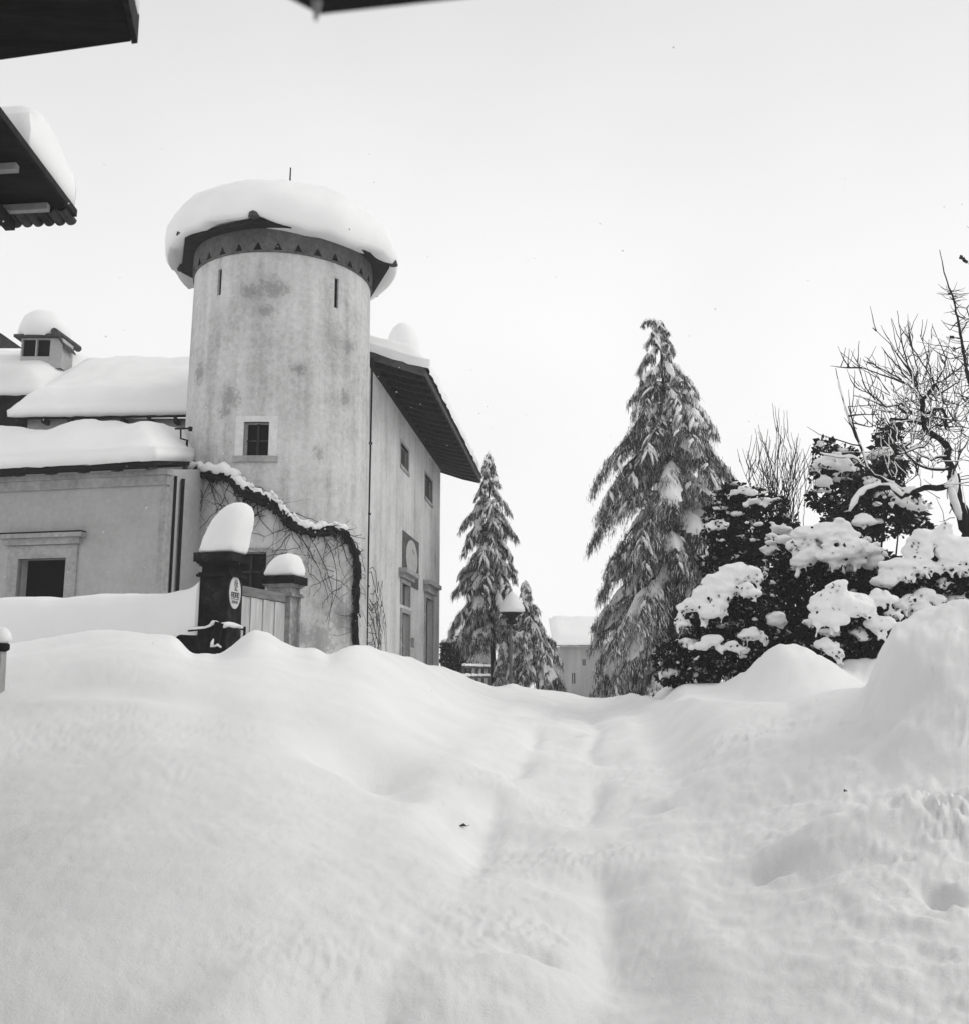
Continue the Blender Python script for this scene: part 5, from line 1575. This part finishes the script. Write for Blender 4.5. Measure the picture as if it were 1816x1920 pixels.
YE = 22.0
edge = thing('bare_tree', 'slender young bare tree with long upright shoots at the right edge', 'tree', (at(1836, 1000, YE).x, YE, at(1836, 1000, YE).z))
tk, tw2 = MB(), MB()
e_ = lambda q: [(x, y, YE + rt_.uniform(-.1, .1)) for x, y in q]
limb(tk, None, e_([(1836, 1010), (1828, 880), (1826, 760), (1818, 720), (1811, 690), (1806, 660), (1800, 625), (1794, 595), (1788, 565), (1782, 545), (1775, 530), (1768, 500), (1761, 468)]), .085, .008, rt_, .8, 0, 7)
for s in ([(1812, 695), (1792, 696), (1775, 690)], [(1803, 668), (1780, 672), (1755, 660), (1730, 636)], [(1800, 634), (1790, 632), (1784, 630)], [(1796, 612), (1784, 610), (1767, 604)], [(1778, 550), (1800, 552), (1830, 548)],
          [(1780, 556), (1796, 572), (1814, 582)], [(1798, 600), (1780, 618), (1764, 600)], [(1806, 660), (1830, 640)], [(1802, 650), (1786, 655), (1788, 648)], [(1792, 590), (1810, 600), (1830, 596)], [(1824, 560), (1812, 578), (1820, 600), (1824, 640)],
          [(1826, 720), (1800, 740), (1790, 735)], [(1775, 690), (1772, 720), (1752, 722)], [(1826, 760), (1800, 790), (1786, 800)], [(1812, 690), (1790, 668), (1768, 640)], [(1800, 625), (1812, 606), (1832, 590)]):
    limb(tw2, None, e_(s), .016, .005, rt_, .8, 0, 4)
for k in range(90):
    y = rt_.uniform(540, 780); x = np.interp(y, [468, 530, 560, 625, 690, 760], [1761, 1775, 1787, 1800, 1811, 1826])
    dx = rt_.choice((-1, 1)) * rt_.uniform(4, 30); dy = rt_.uniform(-22, 4)
    limb(tw2, None, e_([(x, y), (x + dx * .5, y + dy * .3), (x + dx, y + dy)]), .010, .004, rt_, 1.0, 0, 4)
for (x, y) in ((1806, 486), (1801, 482), (1810, 490), (1788, 655), (1784, 632)):
    p = at(x, y, YE); tw2.box(p, (.1, .02, .07), Matrix.Rotation(rt_.uniform(0, 3), 3, 'Y'))
limb(tw2, None, e_([(1814, 705), (1838, 610), (1838, 530), (1812, 488), (1800, 478)]), .012, .005, rt_, .5, 0, 4)
limb(tw2, None, e_([(1838, 600), (1850, 500), (1832, 440), (1812, 424)]), .010, .005, rt_, .5, 0, 4)
rel_build(tk, 'trunk', BARK, edge); t3 = rel_build(tw2, 'twigs', TWIG, edge, False); t3['kind'] = 'stuff'

YB = 27.0
bush = thing('bare_bush', 'thin bare bush of upright stems between conifer and dark shrubs', 'bush', (at(1465, 1010, YB).x, YB, at(1465, 1050, YB).z))
tk, tw2 = MB(), MB()
stems = []
for k in range(40):
    bx = 1465 + rt_.uniform(-34, 40); tx = 1464 + (k - 19.5) / 19.5 * 76 + rt_.uniform(-8, 8); ty = 796 + abs(k - 20) * 2.0 + rt_.uniform(0, 55)
    mid = (bx * .55 + tx * .45 + rt_.uniform(-3, 3), 1000 * .5 + ty * .5)
    s = [(bx, 1050, 0), (bx * .8 + tx * .2, 985, 0), (mid[0], mid[1], 0), (tx, ty, 0)]
    stems.append(s)
    limb(tk, None, [(x, y, YB + rt_.uniform(-.2, .2)) for x, y, _ in s], .026 if k % 4 == 0 else .014, .004, rt_, .7, 0, 5)
for k in range(190):
    s = rt_.choice(stems); t = rt_.uniform(.25, .9); i = 1 + int(t * 1.99)
    i = min(i, 2); u = rt_.random()
    x, y = s[i][0] + (s[i + 1][0] - s[i][0]) * u, s[i][1] + (s[i + 1][1] - s[i][1]) * u
    dx = rt_.uniform(-16, 16); dy = rt_.uniform(-55, -15)
    limb(tw2, None, [(x, y, YB), (x + dx * .6, y + dy * .5, YB), (x + dx, y + dy, YB)], .011, .005, rt_, .6, 0, 4)
rel_build(tk, 'stems', TWIG, bush); t3 = rel_build(tw2, 'twigs', TWIG, bush, False); t3['kind'] = 'stuff'

# ------------------------------------------------------------------ street lamp, fence and what stands beyond the crest
lb = at(957, 1290, 33.0)
lamp = thing('street_lamp', 'street lamp on a thin post with a pointed snow hat before the conifer', 'street lamp', lb)
k33 = 33 * CP / F
zl = lambda py: (1290 - py) * k33
g = MB(); g.tube([(0, 0, -.5), (0, 0, zl(1230)), (0, 0, zl(1172))], [.065, .055, .045], 10); g.build('post', mat('lamp_post_grey', .12, .6), lamp, True)
g = MB(); g.lathe([(.05, zl(1172)), (.18, zl(1170)), (.20, zl(1164)), (.09, zl(1163)), (.14, zl(1160)), (.30, zl(1153)), (.36, zl(1151)), (.36, zl(1149.5)), (.1, zl(1147))], (0.03, 0, 0), 18); g.build('lantern', IRON, lamp, True)
g = MB(); g.lathe([(.36, zl(1149)), (.44, zl(1147)), (.43, zl(1140)), (.30, zl(1127)), (.17, zl(1117)), (.05, zl(1110)), (.01, zl(1109))], (.05, 0, 0), 20); g.build('snow_cap', SNOW_SOFT, lamp, True)

fa, fb = at(868, 1260, 31.0), at(916, 1262, 34.5)
fence = thing('rail_fence', 'snow topped rail fence half buried behind the snow ridge', 'fence', fa)
dv = (fb - fa); dv.z = 0
n = 4
for k in range(n + 1):
    p = dv * (k / n); g = MB(); g.box((p.x, p.y, -.3), (.11, .11, 1.1)); g.build('post', FASCIA, fence)
for zz in (.16, -.16):
    g = MB(); g.tube([Vector((0, -.08, zz)), dv + Vector((0, -.08, zz))], .045, 6); g.build('rail', FASCIA, fence)
    s_ = MB(); q = [dv * (i / 14) + Vector((0, -.08, zz + .06)) for i in range(15)]; s_.tube(q, [.05 * (.7 + .6 * rt_.random()) for _ in q], 7); s_.build('rail_snow', SNOW_SOFT, fence, True)

hd = at(851, 1255, 44.0)
hedge = thing('clipped_hedge', 'dark square clipped hedge just right of the manor house', 'hedge', hd)
g = MB(); hr = random.Random(3)
hw, hh = 46 * 44 * CP / F, 50 * 44 * CP / F
for k in range(5200):
    p = Vector((hr.uniform(-hw / 2, hw / 2), hr.uniform(-.5, .5), hr.uniform(-1.0, hh)))
    if hr.random() < .6: p.y = -.5 + hr.uniform(-.05, .08)
    d_ = Vector((hr.gauss(0, 1), hr.gauss(0, 1), hr.gauss(0, 1))).normalized(); sd_ = d_.orthogonal().normalized()
    s = hr.uniform(.08, .2)
    g.poly([p, p + d_ * s * .5 + sd_ * s * .3, p + d_ * s, p + d_ * s * .5 - sd_ * s * .3], 1 if hr.random() < .12 else 0)
g.build('foliage', [LEAF, LEAF_FROST], hedge)
def Bh(s, t): return Vector((-hw / 2 + hw * s, -.5 + t, hh))
snow_slab(Bh, 14, 10, .16, 5, (.02, .02, .04, .02), .05).build('snow_load', SNOW_SOFT, hedge, True)

def far_house(name, label, Y, x0, x1, ytop, ybot, roof_h, wins, m, depth=7.0, seed=1):
    a, b = at(x0, ybot, Y), at(x1, ybot, Y)
    zt_ = at(x0, ytop, Y).z; z0_ = a.z - 1.0
    Hh = thing(name, label, 'house', (a.x, Y, z0_))
    W = b.x - a.x; hz = zt_ - z0_
    def ff(u, v, d=0.0): return Vector((u, d, v))
    holes = [((x - x0) / (x1 - x0) * W, (x2 - x0) / (x1 - x0) * W, at(x, y2, Y).z - z0_, at(x, y1, Y).z - z0_) for (x, x2, y1, y2) in wins]
    mb = holed([0, W], [0, hz], holes, ff, .15)
    mb.poly([ff(W, 0, 0), ff(W, 0, depth), ff(W, hz, depth), ff(W, hz, 0)]); mb.poly([ff(0, 0, depth), ff(0, 0, 0), ff(0, hz, 0), ff(0, hz, depth)])
    mb.build('wall', m, Hh)
    for h in holes:
        w = quad_in(ff, h, .13).build('window', GLASS, Hh)
        g = MB(); um = (h[0] + h[1]) / 2; slab(ff, um - .03, um + .03, h[2], h[3], .08, .11, g); g.build('glazing_bar', STONE, w)
    g = MB(); o = .5
    g.prism([(-o, -o, hz), (W + o, -o, hz), (W + o, depth / 2, hz + roof_h), (-o, depth / 2, hz + roof_h)], (0, 0, .12))
    g.build('roof', SOFFIT, Hh)
    def Bf(s, t): return Vector((-o + (W + 2 * o) * s, -o + (depth / 2 + o) * t, hz + .125 + roof_h * t))
    snow_slab(Bf, 20, 16, .5, seed, (.1, .1, .12, .1), .12).build('roof_snow', SNOW_SOFT, Hh, True)
    return Hh
far_house('grey_shed', 'tall grey shed with small windows and snowy roof behind the rail fence', 52.0, 871, 925, 1196, 1290, 1.0, [(880, 885, 1240, 1257), (893, 898, 1241, 1258), (906, 911, 1242, 1259)], FAR_WALL, 5.0, 2)
far_house('village_house', 'pale distant house with broad snowy roof seen between the conifers', 78.0, 1050, 1215, 1212, 1300, 2.2, [(1072, 1078, 1262, 1282), (1092, 1098, 1236, 1248)], FAR_WALL, 9.0, 3)
# snow-plastered stump bush beside the trunk
cB = at(943, 1290, 38.5)
conifer('spruce_sapling', 'stubby snow plastered sapling between the trunk and the lamp post', (cB.x, cB.y, cB.z), 1.7, prof_from([(0, .36), (.6, .32), (1, .1)]), 6, 41, dens=1.4, frost=.8, snow=1.6)

# withered leaves on the snow
for i, (px, py, lab) in enumerate(((868, 1552, 'withered dark leaf lying on the open snow in the middle'), (1584, 1491, 'tiny curled leaf lying on the lumpy snow at right'))):
    Y = 8.0
    for _ in range(60):
        r = ray(px, py); z = gz(r.x / r.y * Y, Y) - EYE
        Y = Y + (z / (r.z / r.y) - Y) * .4
    p = at(px, py, Y)
    lf_ = thing('withered_leaf', lab, 'leaf', (p.x, p.y, gz(p.x, p.y) + .01), .7 * i)
    g = MB(); s = .035 if i == 0 else .02
    g.prism([(-s, 0, 0), (-.2 * s, -.5 * s, .012), (s, -.1 * s, .0), (.1 * s, .5 * s, .02)], (0, 0, .004)); g.tube([(s, 0, 0), (1.6 * s, .2 * s, .012)], .002, 4)
    g.build('blade', TWIG, lf_)

# ------------------------------------------------------------------ falling snow and the grey winter air
fr_ = np.random.RandomState(8)
nf = 900
P = np.stack([fr_.uniform(-9, 9, nf), fr_.uniform(6.5, 26, nf), fr_.uniform(.6, 7.5, nf)], 1)
sz = fr_.uniform(.004, .009, nf)
octa = np.array([(1, 0, 0), (-1, 0, 0), (0, 1, 0), (0, -1, 0), (0, 0, 1), (0, 0, -1)], float)
fc = np.array([(0, 2, 4), (2, 1, 4), (1, 3, 4), (3, 0, 4), (2, 0, 5), (1, 2, 5), (3, 1, 5), (0, 3, 5)])
V = (P[:, None, :] + octa[None] * sz[:, None, None] * fr_.uniform(.6, 1.4, (nf, 1, 3))).reshape(-1, 3)
Fq = (np.arange(nf)[:, None, None] * 6 + fc[None]).reshape(-1, 3)
me = bpy.data.meshes.new('falling_snow'); me.from_pydata(V.tolist(), [], Fq.tolist()); me.materials.append(SNOW); me.update()
o = bpy.data.objects.new('falling_snow', me); COL.objects.link(o); tag(o, kind='stuff')
hz = bpy.data.materials.new('winter_air'); hz.use_nodes = True
ht = hz.node_tree; ht.nodes.clear()
ho = ht.nodes.new('ShaderNodeOutputMaterial'); hv = ht.nodes.new('ShaderNodeVolumePrincipled')
hv.inputs['Color'].default_value = (.97, .97, .97, 1); hv.inputs['Density'].default_value = .0012
ht.links.new(hv.outputs[0], ho.inputs['Volume'])
g = MB(); g.box((0, 0, 4.0), (1012, 1012, 28.0))
o = g.build('haze', hz); tag(o, kind='stuff')
